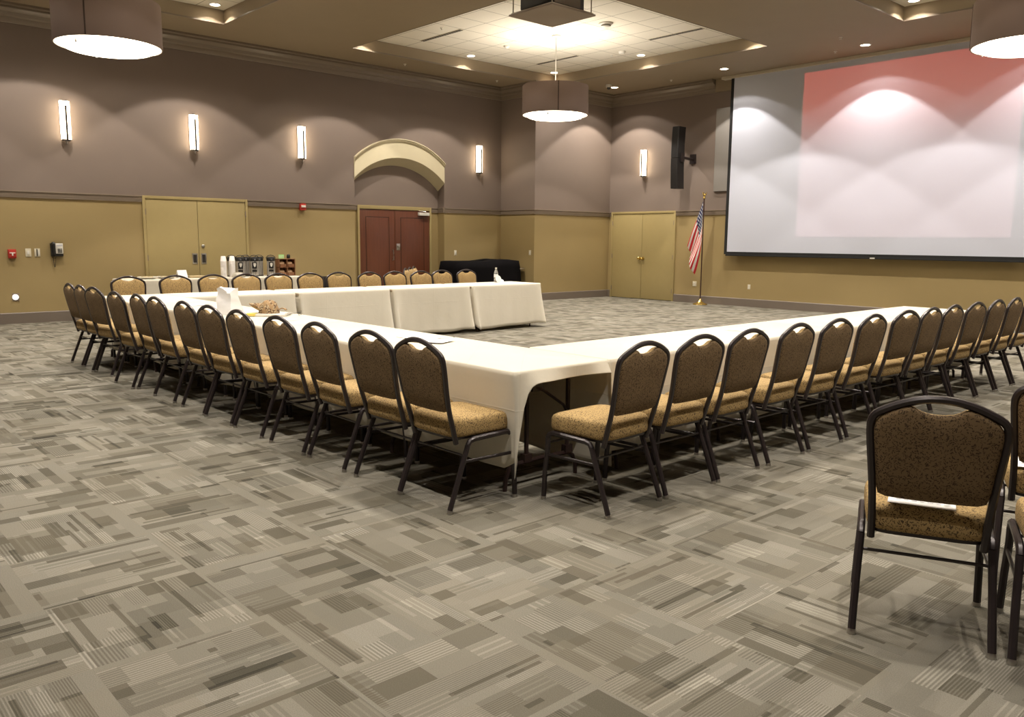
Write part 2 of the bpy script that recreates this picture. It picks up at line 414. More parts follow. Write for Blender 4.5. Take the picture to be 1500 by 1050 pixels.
# ------------------------------------------------------------------ doors
def hinge(mb, x0, x1, y0, y1, z): mb.box(x0, x1, y0, y1, z-.06, z+.06)
def olive_doors(name, ax, c0, c1, wallc, s, pulls):
    """double doors in wall; ax 'Y' means the door spans Y on a wall of constant X; s: inward sign"""
    root = bpy.data.objects.new(name, None); C.objects.link(root); root['kind'] = 'structure'
    def B(mb, a0, a1, d0, d1, z0, z1):
        lo, hi = sorted((wallc+s*d0, wallc+s*d1))
        if ax == 'Y': mb.box(lo, hi, a0, a1, z0, z1)
        else: mb.box(a0, a1, lo, hi, z0, z1)
        return mb
    f = MB(); B(f,c0,c0+.05,-.05,.035,0,2.21); B(f,c1-.05,c1,-.05,.035,0,2.21); B(f,c0+.05,c1-.05,-.05,.035,2.155,2.21)
    f.build('door_frame', m_olive, root, bevel=.004)
    mid = (c0+c1)/2
    B(MB(),c0+.05,c1-.05,-.04,.001,0.0,2.155).build('door_gap', m_dark, root, smooth=False)
    for a0, a1 in ((c0+.055,mid-.004),(mid+.004,c1-.055)):
        d = B(MB(),a0,a1,.002,.022,.012,2.15).build('door_leaf', m_olive, root, bevel=.003)
    for e in (c0+.05, c1-.05):
        for z in (.25,1.08,1.92): B(MB(),e-.008,e+.008,.02,.036,z-.055,z+.055).build('hinge', m_rail, root, smooth=False)
    if pulls == 'flush':
        for k in (-1, 1):
            c = mid+k*.085
            pl = B(MB(),c-.05,c+.05,.022,.03,.96,1.16).build('flush_pull', m_steel, root, bevel=.003)
            B(MB(),c-.032,c+.032,.03,.033,.985,1.135).build('pull_recess', m_dark, pl, smooth=False)
        m = MB().lathe([(.0,.0),(.032,0),(.032,.02),(.02,.03),(0,.03)], n=16); m.build('lock_cylinder', m_steel, root, loc=(wallc+s*.02, mid+.08, 1.30), rot=(0,PI/2,0))
    else:
        for k in (1,):
            m = MB().lathe([(.04,0),(.04,.01),(.015,.015),(.015,.04),(.032,.05),(.034,.07),(.02,.085),(0,.087)], n=16)
            m.build('door_knob', m_brass, root, loc=(mid+.05, wallc+s*.02, 1.03), rot=(PI/2,0,0))
            m = MB().lathe([(.04,0),(.04,.01),(.015,.015),(.015,.04),(.032,.05),(.034,.07),(.02,.085),(0,.087)], n=16)
            m.build('door_knob', m_brass, root, loc=(mid-.06, wallc+s*.02, 1.03), rot=(PI/2,0,0))
    return root
olive_doors('door_1', 'Y', D1[0], D1[1], XA, 1, 'flush')
olive_doors('door_2', 'X', D2[0], D2[1], YB, -1, 'knob')
# mahogany doors in the recess
root = bpy.data.objects.new('door_3', None); C.objects.link(root); root['kind'] = 'structure'
y0, y1 = D3; ymid = (y0+y1)/2-.02
f = MB(); f.box(RX,RX+.05,y0-.05,y0,0,2.21); f.box(RX,RX+.05,y1,y1+.05,0,2.21); f.box(RX,RX+.05,y0,y1,2.13,2.21); f.build('door_frame', m_olive, root, bevel=.005)
MB().box(RX,RX+.004,y0,y1,0,2.13).build('door_gap', m_dark, root, smooth=False)
for k, (a0, a1) in enumerate(((y0+.006,ymid-.004),(ymid+.004,y1-.006))):
    d = MB().box(RX+.004,RX+.03,a0,a1,.012,2.12).build('door_leaf', m_wooddoor, root, bevel=.003)
    g = MB()
    p0, p1, q0, q1 = a0+.15, a1-.15, .25, 1.96
    for bx in ((p0,p1,q1-.012,q1),(p0,p1,q0,q0+.012),(p0,p0+.012,q0,q1),(p1-.012,p1,q0,q1)): g.box(RX+.030,RX+.033,*bx)
    g.build('door_moulding', m_wooddk, d, smooth=False)
    MB().box(RX+.030,RX+.036,p0+.02,p1-.02,q0+.02,q1-.02).build('door_panel', m_wooddoor, d, bevel=.002)
MB().tube([(RX+.03,ymid-.075,.98),(RX+.075,ymid-.075,.99),(RX+.08,ymid-.075,1.06),(RX+.08,ymid-.075,1.14),(RX+.075,ymid-.075,1.21),(RX+.03,ymid-.075,1.22)], .022).build('pull_handle', m_steel, root)
MB().box(RX+.028,RX+.036,ymid+.04,ymid+.14,1.21,1.36).build('lock_plate', m_steel, root, bevel=.004)
MB().lathe([(.03,0),(.03,.02),(.02,.025),(0,.025)], n=16).build('lock_cylinder', m_steel, root, loc=(RX+.036,ymid+.09,1.29), rot=(0,PI/2,0))
cz = MB().box(RX+.03,RX+.11,y1-.34,y1-.05,2.015,2.085).build('door_closer', m_white, root, bevel=.008)
MB().tube([(RX+.07,y1-.12,2.088),(RX+.17,y1-.2,2.10),(RX+.05,y1-.32,2.125)], .014).build('closer_arm', m_steel, cz)

# ------------------------------------------------------------------ lights
LS = bpy.data.lights
def spot(loc, power, size, blend=.12, col=(1,.925,.83), radius=.05, rot=(0,0,0)):
    l = LS.new('downlight_beam', 'SPOT'); l.energy = power; l.spot_size = R(size); l.spot_blend = blend; l.color = col; l.shadow_soft_size = radius
    o = bpy.data.objects.new('downlight_beam', l); o.location = loc; o.rotation_euler = rot; C.objects.link(o); return o
P_DL = 440
def mk_downlight():
    t = thing('recessed_downlight', 'x', 'ceiling light')
    MB().lathe([(.105,0),(.105,-.006),(.082,-.008),(.080,0)], n=28, cap=False).build('trim_ring', m_white, t)
    MB().lathe([(.0,.0),(.081,.0),(.081,-.002),(0,-.002)], n=28, cap=False).build('lens', m_lens, t)
    return t
dl0 = mk_downlight(); KIDS = {}
used = False
def downlight(x, y, z, label, group, wall=True, p=P_DL):
    global used
    if not used: used = True; r = dl0; r.location = (x,y,z); r['label'] = label; r['group'] = group
    else: r = dup(dl0, (x,y,z), 0, label, group)
    spot((x,y,z-.012), p, 99, .12)
    spot((x,y,z-.012), p*.14, 124, .12)
    return r
TN = {0:{0:'near left',1:'far left'},1:{0:'near right',1:'far right'}}
for i,(x0,x1) in enumerate(TX):
    for j,(y0,y1) in enumerate(TY):
        cx, cy = (x0+x1)/2, (y0+y1)/2; q = .262
        pts = [(x0+q,y0+q,'left corner nearest the camera'),(cx,y0+q,'middle of the near side'),(x1-q,y0+q,'near corner on the right'),
               (x0+q,cy,'middle of the sconce wall side'),(x1-q,cy,'middle of the right side'),(x0+q,y1-q,'far corner by the sconce wall'),(cx,y1-q,'middle of the screen wall side'),(x1-q,y1-q,'far corner on the right')]
        for (x,y,d) in pts:
            downlight(x, y, ZT, 'lit downlight in the %s coffer, %s' % (TN[i][j], d), 'coffer downlights')
for k, x in enumerate((-13.73,-10.64,-7.56,-4.48,-1.40)):
    nm = ['above the olive double doors','above the left edge of the screen','above the middle of the screen','above the right half of the screen','in the far right corner of the ceiling'][k]
    downlight(x, 15.79, ZC, 'round lit downlight in the lower ceiling %s' % nm, 'screen wall downlights', p=P_DL*(.62 if 1 <= k <= 3 else 1))

def mk_pendant():
    t = thing('drum_pendant', 'x', 'pendant lamp'); Rr = .64
    MB().lathe([(Rr-.006,0),(Rr,0),(Rr+.004,.01),(Rr+.004,.54),(Rr,.55),(Rr-.006,.55)], n=64, cap=False).build('lamp_shade', m_shade, t)
    MB().lathe([(Rr-.012,.004),(Rr-.007,.004),(Rr-.007,.546),(Rr-.012,.546)], n=64, cap=False).build('shade_lining', m_shade_in, t)
    for a in (200, 320, 80):
        ca, sa = math.cos(R(a)), math.sin(R(a)); m = MB()
        m.box(-.003,.004,-.009,.009,0,.55); m.build('seam_strip', m_seam, t, loc=(ca*(Rr+.004), sa*(Rr+.004), 0), rot=(0,0,R(a)))
    MB().lathe([(0,.05),(Rr-.014,.05),(Rr-.014,.035),(0,.035)], n=64, cap=False).build('upper_diffuser', m_rimlit, t)
    MB().lathe([(0,-.045),(.50,-.045),(.525,-.035),(.525,.03),(.51,.034),(0,.034)], n=64, cap=False).build('lower_diffuser', m_diff, t)
    for a in (60, 180, 300):
        ca, sa = math.cos(R(a)), math.sin(R(a))
        MB().box(-.008,.008,-.012,.012,-.052,-.005).build('retaining_clip', m_steel, t, loc=(ca*.53, sa*.53, 0), rot=(0,0,R(a)))
    MB().tube([(0,0,.05),(0,0,1.495)], .016).build('rod', m_white, t)
    sp = MB()
    for a in (0, 120, 240): sp.tube([(0,0,.56),(math.cos(R(a))*(Rr-.015), math.sin(R(a))*(Rr-.015),.53)], .01)
    sp.build('spider_arm', m_white, t)
    MB().lathe([(0,1.50),(.09,1.50),(.085,1.475),(.03,1.465),(0,1.465)], n=24, cap=False).build('canopy', m_white, t)
    return t
ZPB = 3.88
PN = [((-11.74,3.62),'large taupe drum pendant hanging at upper left, nearest the sconce wall'),((-11.80,11.83),'taupe drum pendant hanging behind the projector, before the far corner'),
      ((-3.58,11.79),'taupe drum pendant hanging in front of the screen, cut by the right edge'),((-3.5,3.64),'drum pendant overhead, in the coffer nearest the camera')]
pend0 = mk_pendant()
for k, ((x, y), lb) in enumerate(PN):
    if k == 0: pend0.location = (x,y,ZPB); pend0['label'] = lb; pend0['group'] = 'drum pendants'
    else: dup(pend0, (x,y,ZPB), 0, lb, 'drum pendants')
    l = LS.new('pendant_bulb', 'POINT'); l.energy = 190; l.color = (1,.925,.83); l.shadow_soft_size = .12
    o = bpy.data.objects.new('pendant_bulb', l); o.location = (x,y,ZPB+.30); C.objects.link(o)

def mk_sconce():     # wall at local x = 0, facing +X
    t = thing('wall_sconce', 'x', 'wall lamp')
    MB().box(0,.03,-.07,.07,.02,.62).build('back_plate', m_steel, t, bevel=.004)
    pr = [(.03,-.072),(.075,-.08),(.11,-.055),(.125,0),(.11,.055),(.075,.08),(.03,.072)]
    MB().rings([[(x,y,z) for x,y in pr] for z in (.0,.02,.60,.63)]).build('frosted_shade', m_scon, t)
    MB().box(.126,.150,-.014,.014,-.03,.55).build('front_bar', m_metal, t)
    MB().rings([[(x*1.02,y*.9,z) for x,y in pr] for z in (-.025,-.002)]).build('bottom_cap', m_metal, t)
    MB().lathe([(.0,-.08),(.012,-.075),(.014,-.04),(.03,-.03),(.03,-.024)], c=(.08,0,0), n=12).build('finial', m_steel, t)
    MB().box(.03,.10,-.04,.04,.63,.645).build('top_cap', m_metal, t)
    return t
sc0 = mk_sconce()
SC = [((XA,4.10),0,'lit frosted wall sconce above the wall telephone, leftmost in the photo'),((XA,6.29),0,'lit frosted wall sconce above the olive double doors'),
      ((XA,8.51),0,'lit frosted wall sconce between the olive doors and the arch'),((XA,13.26),0,'lit frosted wall sconce right of the arch'),
      ((-13.50,YB),-PI/2,'lit frosted wall sconce beside the black column speaker')]
for k, ((x,y),rz,lb) in enumerate(SC):
    if k == 0: r = sc0; r.location = (x,y,3.09); r['label'] = lb; r['group'] = 'wall sconces'
    else: r = dup(sc0, (x,y,3.09), rz, lb, 'wall sconces')
    for sd in (-.13, .13):
        for zz in (3.22, 3.42, 3.62):
            l = LS.new('sconce_glow', 'POINT'); l.energy = .9; l.color = (1,.82,.58); l.shadow_soft_size = .03
            o = bpy.data.objects.new('sconce_glow', l); o.location = (x+.15, y+sd, zz) if rz == 0 else (x+sd, y-.15, zz); C.objects.link(o)

# ceiling fittings
def ceil_round(name, label, cat, x, y, z, prof, m, group=None):
    t = thing(name, label, cat, (x,y,z), 0, group); MB().lathe(prof, n=24, cap=False).build('housing', m, t); return t
t = ceil_round('smoke_detector','white round smoke detector beside the projector','smoke detector',-10.53,11.83,ZT,[(0,0),(.13,0),(.13,-.02),(.085,-.03),(.085,-.06),(.06,-.075),(0,-.075)],m_white)
MB().lathe([(.087,-.04),(.09,-.045),(.087,-.05)], n=24, cap=False).build('vent_ring', m_dark, t)
ceil_round('smoke_detector','small white detector on the coffer tiles near the screen side','smoke detector',-11.79,13.76,ZT,[(0,0),(.07,0),(.07,-.03),(.05,-.055),(0,-.055)],m_white)
ceil_round('ceiling_sensor','small white sensor on the coffer tiles left of the pendant','sensor',-13.11,11.72,ZT,[(0,0),(.06,0),(.06,-.025),(.03,-.05),(0,-.05)],m_white)
t = ceil_round('dome_camera','small white camera with a dark dome on the lower ceiling','camera',-13.59,15.42,ZC,[(0,0),(.07,0),(.07,-.05),(.055,-.07),(0,-.07)],m_white)
MB().ball((0,0,-.075),.045,10).build('dark_dome', m_black, t)
SPK = [(-12.9,9.9,ZT,'sprinkler head near the left slot diffuser'),(-12.2,13.9,ZT,'sprinkler head by the far slot diffuser'),(-15.1,10.6,ZC,'sprinkler head on the lower ceiling above the arch'),
       (-15.1,13.2,ZC,'sprinkler head on the lower ceiling near the pier'),(-12.2,16.0,ZC,'sprinkler head on the lower ceiling near the column speaker'),(-7.6,14.9,ZC,'sprinkler head on the lower ceiling before the screen'),(-8.2,15.9,ZC,'sprinkler head on the lower ceiling close to the screen slot')]
for x,y,z,lb in SPK:
    ceil_round('sprinkler_head','small white '+lb,'sprinkler',x,y,z,[(0,0),(.03,0),(.03,-.008),(.012,-.012),(.012,-.03),(.02,-.034),(0,-.036)],m_white,'ceiling sprinklers')
for k,(x0,x1,y,lb) in enumerate(((-13.99,-12.71,10.235,'dark slot air diffuser in the coffer tiles left of the projector'),(-13.96,-12.69,13.39,'thin dark slot air diffuser behind the pendant rod'),(-10.77,-9.5,13.36,'dark slot air diffuser toward the screen side of the coffer'))):
    t = thing('slot_diffuser', lb, 'air vent', ((x0+x1)/2,y,ZT), 0, 'slot diffusers'); h = (x1-x0)/2
    MB().box(-h,h,-.045,.045,-.008,0).build('frame', m_grid, t, smooth=False)
    for d in (-.022,.022): MB().box(-h+.02,h-.02,d-.013,d+.013,-.011,-.008).build('slot', m_dark, t, smooth=False)

# ------------------------------------------------------------------ projector on its hung tray
t = thing('ceiling_projector', 'dark projector standing on the grey tray hung from the ceiling', 'projector', (-7.61,7.55,4.24))
MB().box(-.26,.26,-.30,.30,.02,.24).build('body', m_black, t, bevel=.02)
MB().box(-.27,-.255,-.24,.24,.06,.20).build('vent_panel', m_dark, t)
MB().box(.258,.268,-.22,.22,.04,.19).build('side_panel', m_rail, t)
MB().lathe([(.05,0),(.06,.02),(.06,.05),(.045,.05),(.04,.02)], n=20).build('lens', m_glass, t, loc=(.0,.30,.14), rot=(-PI/2,0,0))
pn = MB()
for k in range(3): pn.box(-.272,-.268,-.10+k*.03,-.09+k*.03,.10,.14)
pn.build('front_marking', m_white, t)
t = thing('projector_tray', 'flat grey square tray hanging from the ceiling on four rods', 'tray', (-7.61,7.55,4.20))
MB().box(-.38,.38,-.38,.38,0,.022).build('plate', mat('grey_tray_metal', (.26,.205,.16), .5, metal=.2), t, bevel=.006)
MB().box(-.36,.36,-.36,.36,.022,.038).build('lip', m_grid, t, bevel=.004)
for sx in (-1,1):
    for sy in (-1,1): MB().tube([(sx*.34,sy*.34,.03),(sx*.34,sy*.34,.95)], .014).build('rod', m_steel, t)

# projected picture: real light from the projector, shaped by a rectangular gobo
l = LS.new('projector_beam', 'SPOT'); l.energy = 1500; l.spot_size = R(48); l.spot_blend = 0; l.shadow_soft_size = .004; l.color = (1,1,1)
l.use_nodes = True; nt = l.node_tree; em = nt.nodes['Emission']
class G(NT):
    def __init__(s, t): s.t = t
N = G(nt); M = N.M
nv = N.sep(N.n('ShaderNodeTexCoord').outputs['Normal'])
az = M('ABSOLUTE', nv[2]); u = M('DIVIDE', nv[0], az); v = M('DIVIDE', nv[1], az)
PX, PY, PZ, SY = -7.61, 7.93, 4.39, 16.58
u0, u1 = (-9.20-PX)/(SY-PY), (-5.05-PX)/(SY-PY); v0, v1 = (1.59-PZ)/(SY-PY), (4.97-PZ)/(SY-PY)
inside = M('MULTIPLY', M('MULTIPLY', M('GREATER_THAN', u, u0), M('LESS_THAN', u, u1)), M('MULTIPLY', M('GREATER_THAN', v, v0), M('LESS_THAN', v, v1)))
hh = M('DIVIDE', M('SUBTRACT', v, v0), v1-v0)
mr = N.n('ShaderNodeMapRange', interpolation_type='SMOOTHSTEP'); nt.links.new(hh, mr.inputs[0]); mr.inputs[1].default_value = .45; mr.inputs[2].default_value = .85
colr = N.mix(mr.outputs[0], (.46,.24,.23), (1,.10,.065))
nt.links.new(colr, em.inputs['Color']); 
ct = M('POWER', az, -3.0)      # keep the picture even across the screen
nt.links.new(M('MULTIPLY', inside, ct), em.inputs['Strength'])
o = bpy.data.objects.new('projector_beam', l); o.location = (PX,PY,PZ); o.rotation_euler = (PI/2,0,0); C.objects.link(o)

# ------------------------------------------------------------------ screen wall
SX0, SX1 = -10.89, -4.46
t = thing('projection_screen', 'large white projection screen with a black border lowered from the ceiling', 'projection screen', (0,0,0))
MB().box(SX0,SX1,SY,SY+.006,1.245,5.12).build('screen_fabric', m_screen, t, smooth=False)
b = MB(); b.box(SX0-.075,SX0,SY-.002,SY+.008,1.185,5.12); b.box(SX1,SX1+.075,SY-.002,SY+.008,1.185,5.12); b.box(SX0,SX1,SY-.002,SY+.008,1.185,1.245); b.build('black_border', m_frame, t, smooth=False)
MB().box(SX0-.03,SX1+.03,SY-.012,SY+.018,1.15,1.185).build('bottom_bar', m_frame, t, bevel=.004)
MB().box(-7.55,-7.45,SY-.016,SY-.012,1.155,1.18).build('white_tag', m_white, t)
MB().box(SX0-.30,SX1+.30,SY-.07,SY+.09,5.09,5.149).build('slot_housing', m_grid, t, bevel=.004)
# soffit box above the flag, beside the screen
struct(MB().box(-11.45,-3.75,SY+.10,YB,4.87,5.149).build('trim_bulkhead', m_ceil, smooth=False))
t = tag(MB().box(-11.41,-9.3,YB-.055,YB-.003,2.63,4.50).build('acoustic_panel', m_panel, bevel=.006), 'grey wall panel half hidden behind the left edge of the screen', 'wall panel')
t = thing('column_speaker', 'tall black column loudspeaker on a wall bracket left of the screen', 'loudspeaker', (-12.14,16.3,2.70))
for z0, z1, tl in ((0,.70,0),(.71,1.42,0)):
    m = MB(); cur = []
    for k in range(6):
        f_ = k/5; z = z0+(z1-z0)*f_; d = .03*(((z-.71)/.71)**2)
        cur.append([(-.10,-.16-d*-1,z),(-.085,-.175+d,z),(.085,-.175+d,z),(.10,-.16+d,z),(.09,.10+d,z),(-.09,.10+d,z)])
    m.rings(cur); m.build('cabinet', m_black, t)
MB().box(-.12,-.10,-.06,.04,.68,.74).build('side_clamp', m_metal, t); MB().box(.10,.13,-.06,.06,.62,.82).build('side_clamp', m_metal, t)
MB().tube([(.11,.0,.72),(.12,.25,.70),(.10,.445,.70)], .05, .06).build('bracket_arm', m_metal, t)
MB().box(.02,.18,.42,.449,.6,.82).build('wall_plate', m_metal, t)

# flag
FX, FY = -11.44, 16.40
t = thing('flagpole', 'tall dark flagpole with a gold eagle standing before the far wall', 'flagpole', (FX,FY,0))
MB().lathe([(0,0),(.17,0),(.165,.02),(.12,.035),(.05,.07),(.028,.12),(.022,.14),(0,.14)], n=32, cap=False).build('base', m_brass, t)
MB().tube([(0,0,.12),(0,0,2.46)], .028).build('pole', wood_mat('dark_pole_wood', (.03,.012,.008), (.05,.02,.012)), t)
e = MB(); e.ball((0,0,2.475),.03); e.ball((0,0,2.53),.028,10,(1,.8,1.5)); e.ball((-.012,-.015,2.585),.014,8)
for s_ in (-1,1): e.prism([(s_*.01,0,2.50),(s_*.045,0,2.545),(s_*.06,0,2.60),(s_*.03,0,2.575),(s_*.01,0,2.56)], (0,.012,0))
e.build('eagle_finial', m_brass, t)
f = MB(); ns, nh = 40, 26; f.uv = []
for i in range(ns+1):
    for j in range(nh+1):
        s_, h = i/ns, j/nh
        fold = math.sin(h*9.0+s_*2.2)
        x = -.014 - .31*(s_**(1+.8*h))*(1-.45*h) - .03*abs(math.sin(h*PI*2.0))*s_
        y = -.018 - .065*s_*(1+fold) - .02*s_*math.sin(h*17)
        z = 2.40 - h*.95*(1-.28*s_) - s_*1.02
        f.v.append((x,y,z)); f.uv.append((s_,h))
for i in range(ns):
    for j in range(nh): a = i*(nh+1)+j; f.f.append((a,a+nh+1,a+nh+2,a+1))
fl = f.build('flag', m_flag, loc=(FX,FY,0)); tag(fl, 'red, white and blue striped flag with stars hanging from the pole', 'flag')
md = fl.modifiers.new('thick', 'SOLIDIFY'); md.thickness = .003

# outlets, switches and wall devices
def plate(name, label, cat, x, y, z, w_, h_, facing, m=m_ivory, detail='rocker', group=None):
    t = thing(name, label, cat, (x,y,z), {'A':0,'B':-PI/2,'P':-PI/2}[facing], group)
    MB().box(0,.008,-w_/2,w_/2,-h_/2,h_/2).build('cover_plate', m, t, bevel=.003)
    if detail == 'rocker': MB().box(.008,.013,-.018,.018,-.035,.035).build('rocker', m_white, t, bevel=.002)
    elif detail == 'outlet':
        for z_ in (-.022,.022): MB().box(.008,.010,-.016,.016,z_-.014,z_+.014).build('socket', m_white, t, bevel=.002)
    return t
plate('light_switch','ivory wall switch plate, left of the pair beside the telephone','switch',XA,3.415,1.185,.085,.135,'A')
t = plate('light_switch','ivory wall switch with a dark slider, nearest the telephone','switch',XA,3.55,1.185,.085,.135,'A',detail=None)
MB().box(.008,.016,-.012,.002,-.06,.06).build('slider', m_black, t); MB().box(.008,.014,.012,.034,-.045,.045).build('rocker', m_white, t)
plate('light_switch','single ivory switch plate right of the arch','switch',XA,12.56,1.15,.075,.12,'A')
plate('light_switch','single ivory switch plate on the side of the corner pier','switch',-14.77,YP,1.165,.075,.12,'P')
plate('wall_outlet','ivory power outlet plate low on the wall behind the flagpole','outlet',-11.86,YB,.46,.11,.12,'B',detail='outlet')
plate('wall_outlet','small ivory outlet low on the wall right of the flagpole','outlet',-10.37,YB,.455,.07,.11,'B',detail='outlet')
t = thing('lit_wall_button','round glowing white fixture on a small grey plate low on the left wall','wall light',(XA,3.18,.445))
MB().box(0,.008,-.05,.055,-.065,.065).build('plate', m_rail, t, bevel=.003)
MB().lathe([(.045,0),(.045,.012),(.03,.022),(0,.025)], n=20).build('lit_dome', m_knob, t, loc=(.008,-.005,0), rot=(0,PI/2,0))
t = thing('fire_alarm_pull','red fire alarm pull box with a white T handle on the left wall','fire alarm',(XA,3.17,1.165))
MB().box(0,.05,-.06,.06,-.075,.075).build('box', m_red, t, bevel=.008)
MB().box(.05,.06,-.05,.05,-.05,.06).build('front_plate', m_red, t, bevel=.004)
h = MB(); h.box(.06,.068,-.042,.042,.008,.024); h.box(.06,.068,-.010,.010,-.030,.010); h.build('pull_handle', m_white, t, bevel=.002)
t = thing('fire_alarm_strobe','small red fire alarm strobe on the chair rail right of the olive doors','fire alarm',(XA,8.50,2.115))
MB().box(.0,.075,-.065,.065,-.075,.06).build('box', m_red, t, bevel=.008)
MB().box(.075,.09,-.05,.05,-.02,.025).build('strobe_lens', m_white, t, bevel=.005)
t = thing('wall_telephone','black wall telephone with a white faceplate and hanging cord','telephone',(XA,3.84,1.24))
MB().box(0,.06,-.09,.10,-.12,.105).build('body', m_black, t, bevel=.012)
fp = MB().box(.06,.068,-.02,.095,-.075,.10).build('faceplate', m_white, t, bevel=.004)
k = MB()
for i in range(4):
    for j in range(3): k.box(.068,.074,.012+j*.024,.028+j*.024,-.062+i*.02,-.048+i*.02)
k.build('keypad', m_black, fp); MB().box(.068,.070,.0,.085,.055,.08).build('number_card', m_line, fp)
hs = MB(); hs.tube([(.075,-.055,-.105),(.10,-.055,-.085),(.105,-.055,0),(.10,-.055,.085),(.075,-.055,.105)], .042, .035, up=(1,0,0)); hs.ball((.075,-.055,.095),.032,8); hs.ball((.075,-.055,-.095),.032,8); hs.build('handset', m_black, t)
cp = [(.06+.004*math.cos(i*2.2), -.058+.035*math.sin(PI*i/40)+.004*math.sin(i*2.2), -.10-.20*math.sin(PI*i/40)) for i in range(41)]
MB().tube([(.06,-.07,-.10)]+[(.05+.004*math.cos(i*2.2), -.07+.05*(i/40)+.004*math.sin(i*2.2), -.10-.20*math.sin(PI*i/40)) for i in range(1,41)], .010, n=6).build('coiled_cord', m_black, t)

# ------------------------------------------------------------------ chairs
def yz(z):       # line of the chair's back
    T = [(.36,-.158),(.39,-.165),(.60,-.224),(.81,-.264),(.93,-.284)]
    for (a, ya), (b, yb) in zip(T, T[1:]):
        if z <= b: return ya+(yb-ya)*(z-a)/(b-a)
    return T[-1][1]
def smooth_path(pts, n=6):
    P = [Vector(p) for p in pts]; out = []
    for i in range(len(P)-1):
        p0 = P[max(i-1,0)]; p1 = P[i]; p2 = P[i+1]; p3 = P[min(i+2,len(P)-1)]
        for k in range(n):
            t = k/n; out.append(.5*((2*p1)+(-p0+p2)*t+(2*p0-5*p1+4*p2-p3)*t*t+(-p0+3*p1-3*p2+p3)*t**3))
    out.append(P[-1]); return out
def mk_chair():
    t = thing('banquet_chair', 'x', 'chair')
    # seat cushion
    def outl(k, n=40):
        pts = []
        for i in range(n):
            a = 2*PI*i/n; c, s_ = math.cos(a), math.sin(a); e = .30
            x = math.copysign(abs(c)**e, c); y = math.copysign(abs(s_)**e, s_)
            hw = .215+.008*(y)  ; pts.append((x*hw*k, .022+y*.214*k))
        return pts
    lay = [(.90,.402),(.965,.403),(.99,.412),(1.0,.430),(1.0,.468),(.988,.485),(.955,.498),(.87,.506),(.6,.511),(.25,.513)]
    def crown(x, y, z, k): return z - (.012*(max(0, (y-.10)/.13))**2 if z > .45 else 0)
    MB().rings([[(x, y, crown(x,y,z,k)) for x, y in outl(k)] for k, z in lay]).build('seat', m_fab, t, angle=70)
    # seat frame: pan, side rails
    s = MB()
    s.rings([[(x*.94, y*.94+.002, z) for x, y in outl(1)] for z in (.388,.403)])
    s.build('seat_pan', m_metal, t)
    for sx in (-1,1):
        X = sx*.222; XF = sx*.232
        MB().tube([(X,-.105,.355),(X,-.09,.378),(X,-.06,.386),(X,.05,.389),(X,.16,.392),(X,.185,.390),(X,.205,.380),(X,.218,.360)], .027, .028).build('side_rail', m_metal, t)
        for pts in ([(XF,-.236,.018),(sx*.228,-.17,.19),(X,-.105,.355)], [(XF,.236,.018),(sx*.228,.232,.16),(X,.218,.30),(X,.218,.360)]):
            lg = MB().tube(pts, .028, .028, up=(0,1,0)).build('leg', m_metal, t)
            x_, y_ = pts[0][0], pts[0][1]
            MB().lathe([(.016,0),(.017,.006),(.014,.02),(.011,.024)], c=(x_,y_,0), n=10).build('foot_glide', m_steel, lg)
        MB().tube([(sx*.2255,-.138,.27),(sx*.2265,.225,.265)], .012, .018).build('stretcher', m_metal, t)
    MB().tube([(-.222,-.125,.30),(.222,-.125,.30)], .009, .012).build('stretcher', m_metal, t)
    MB().tube([(-.222,.218,.33),(.222,.218,.33)], .010, .012).build('stretcher', m_metal, t)
    # back frame hoop
    half = [(.188,.365),(.190,.45),(.195,.56),(.204,.66),(.214,.76),(.217,.808),(.214,.836),(.200,.861),(.160,.885),(.107,.908),(.05,.923),(0,.927)]
    hp = [(x, z) for x, z in half] + [(-x, z) for x, z in reversed(half[:-1])]
    P = smooth_path([(x, yz(z), z) for x, z in hp], 3)
    MB().tube(P, .027, .026, up=(0,1,.2)).build('back_frame', m_metal, t)
    # upholstered back pad with its dipped top edge
    prof = [(.0,.537),(.09,.538),(.150,.541),(.177,.553),(.187,.60),(.195,.68),(.204,.76),(.207,.803),(.201,.832),(.185,.856),(.150,.878),(.118,.892),(.095,.898),(.080,.894),(.066,.884),(.045,.875),(.02,.871),(0,.870)]
    lp = [(x, z) for x, z in prof] + [(-x, z) for x, z in reversed(prof[1:-1])]
    cz_ = .71
    def rg(k, off): return [(x*k, yz(cz_+(z-cz_)*k)+off, cz_+(z-cz_)*k) for x, z in lp]
    ob = MB().rings([rg(.5,-.019), rg(.90,-.018), rg(.975,-.013), rg(1.002,-.002)]).build('outside_back', m_fab2, t, angle=60); ob['label'] = 'darker brown flecked rear of the backrest'
    MB().rings([rg(1,-.003), rg(1,.010), rg(.975,.024), rg(.92,.032), rg(.7,.040), rg(.35,.043)]).build('backrest', m_fab, t, angle=60)
    return t
chair0 = mk_chair(); first = [True]
KIDS[chair0.name] = [c for c in C.objects if c.parent == chair0]
for c in KIDS[chair0.name]: KIDS[c.name] = [d for d in C.objects if d.parent == c]
def chair(x, y, face, label, group):
    """face: degrees of the direction the sitter looks, measured from +Y counterclockwise"""
    if first[0]:
        first[0] = False; chair0.location = (x,y,0); chair0.rotation_euler = (0,0,R(face)); chair0['label'] = label; chair0['group'] = group; return chair0
    return dup(chair0, (x,y,0), R(face), label, group)
ORD = ['first','second','third','fourth','fifth','sixth','seventh','eighth','ninth','tenth','eleventh','twelfth','thirteenth']
LX = [(-3.625,0),(-4.105,1),(-4.70,-1),(-5.25,1),(-5.87,0),(-6.42,2),(-6.93,0),(-7.60,1),(-8.06,-1),(-8.56,2),(-9.46,7),(-9.90,2),(-10.32,1)]
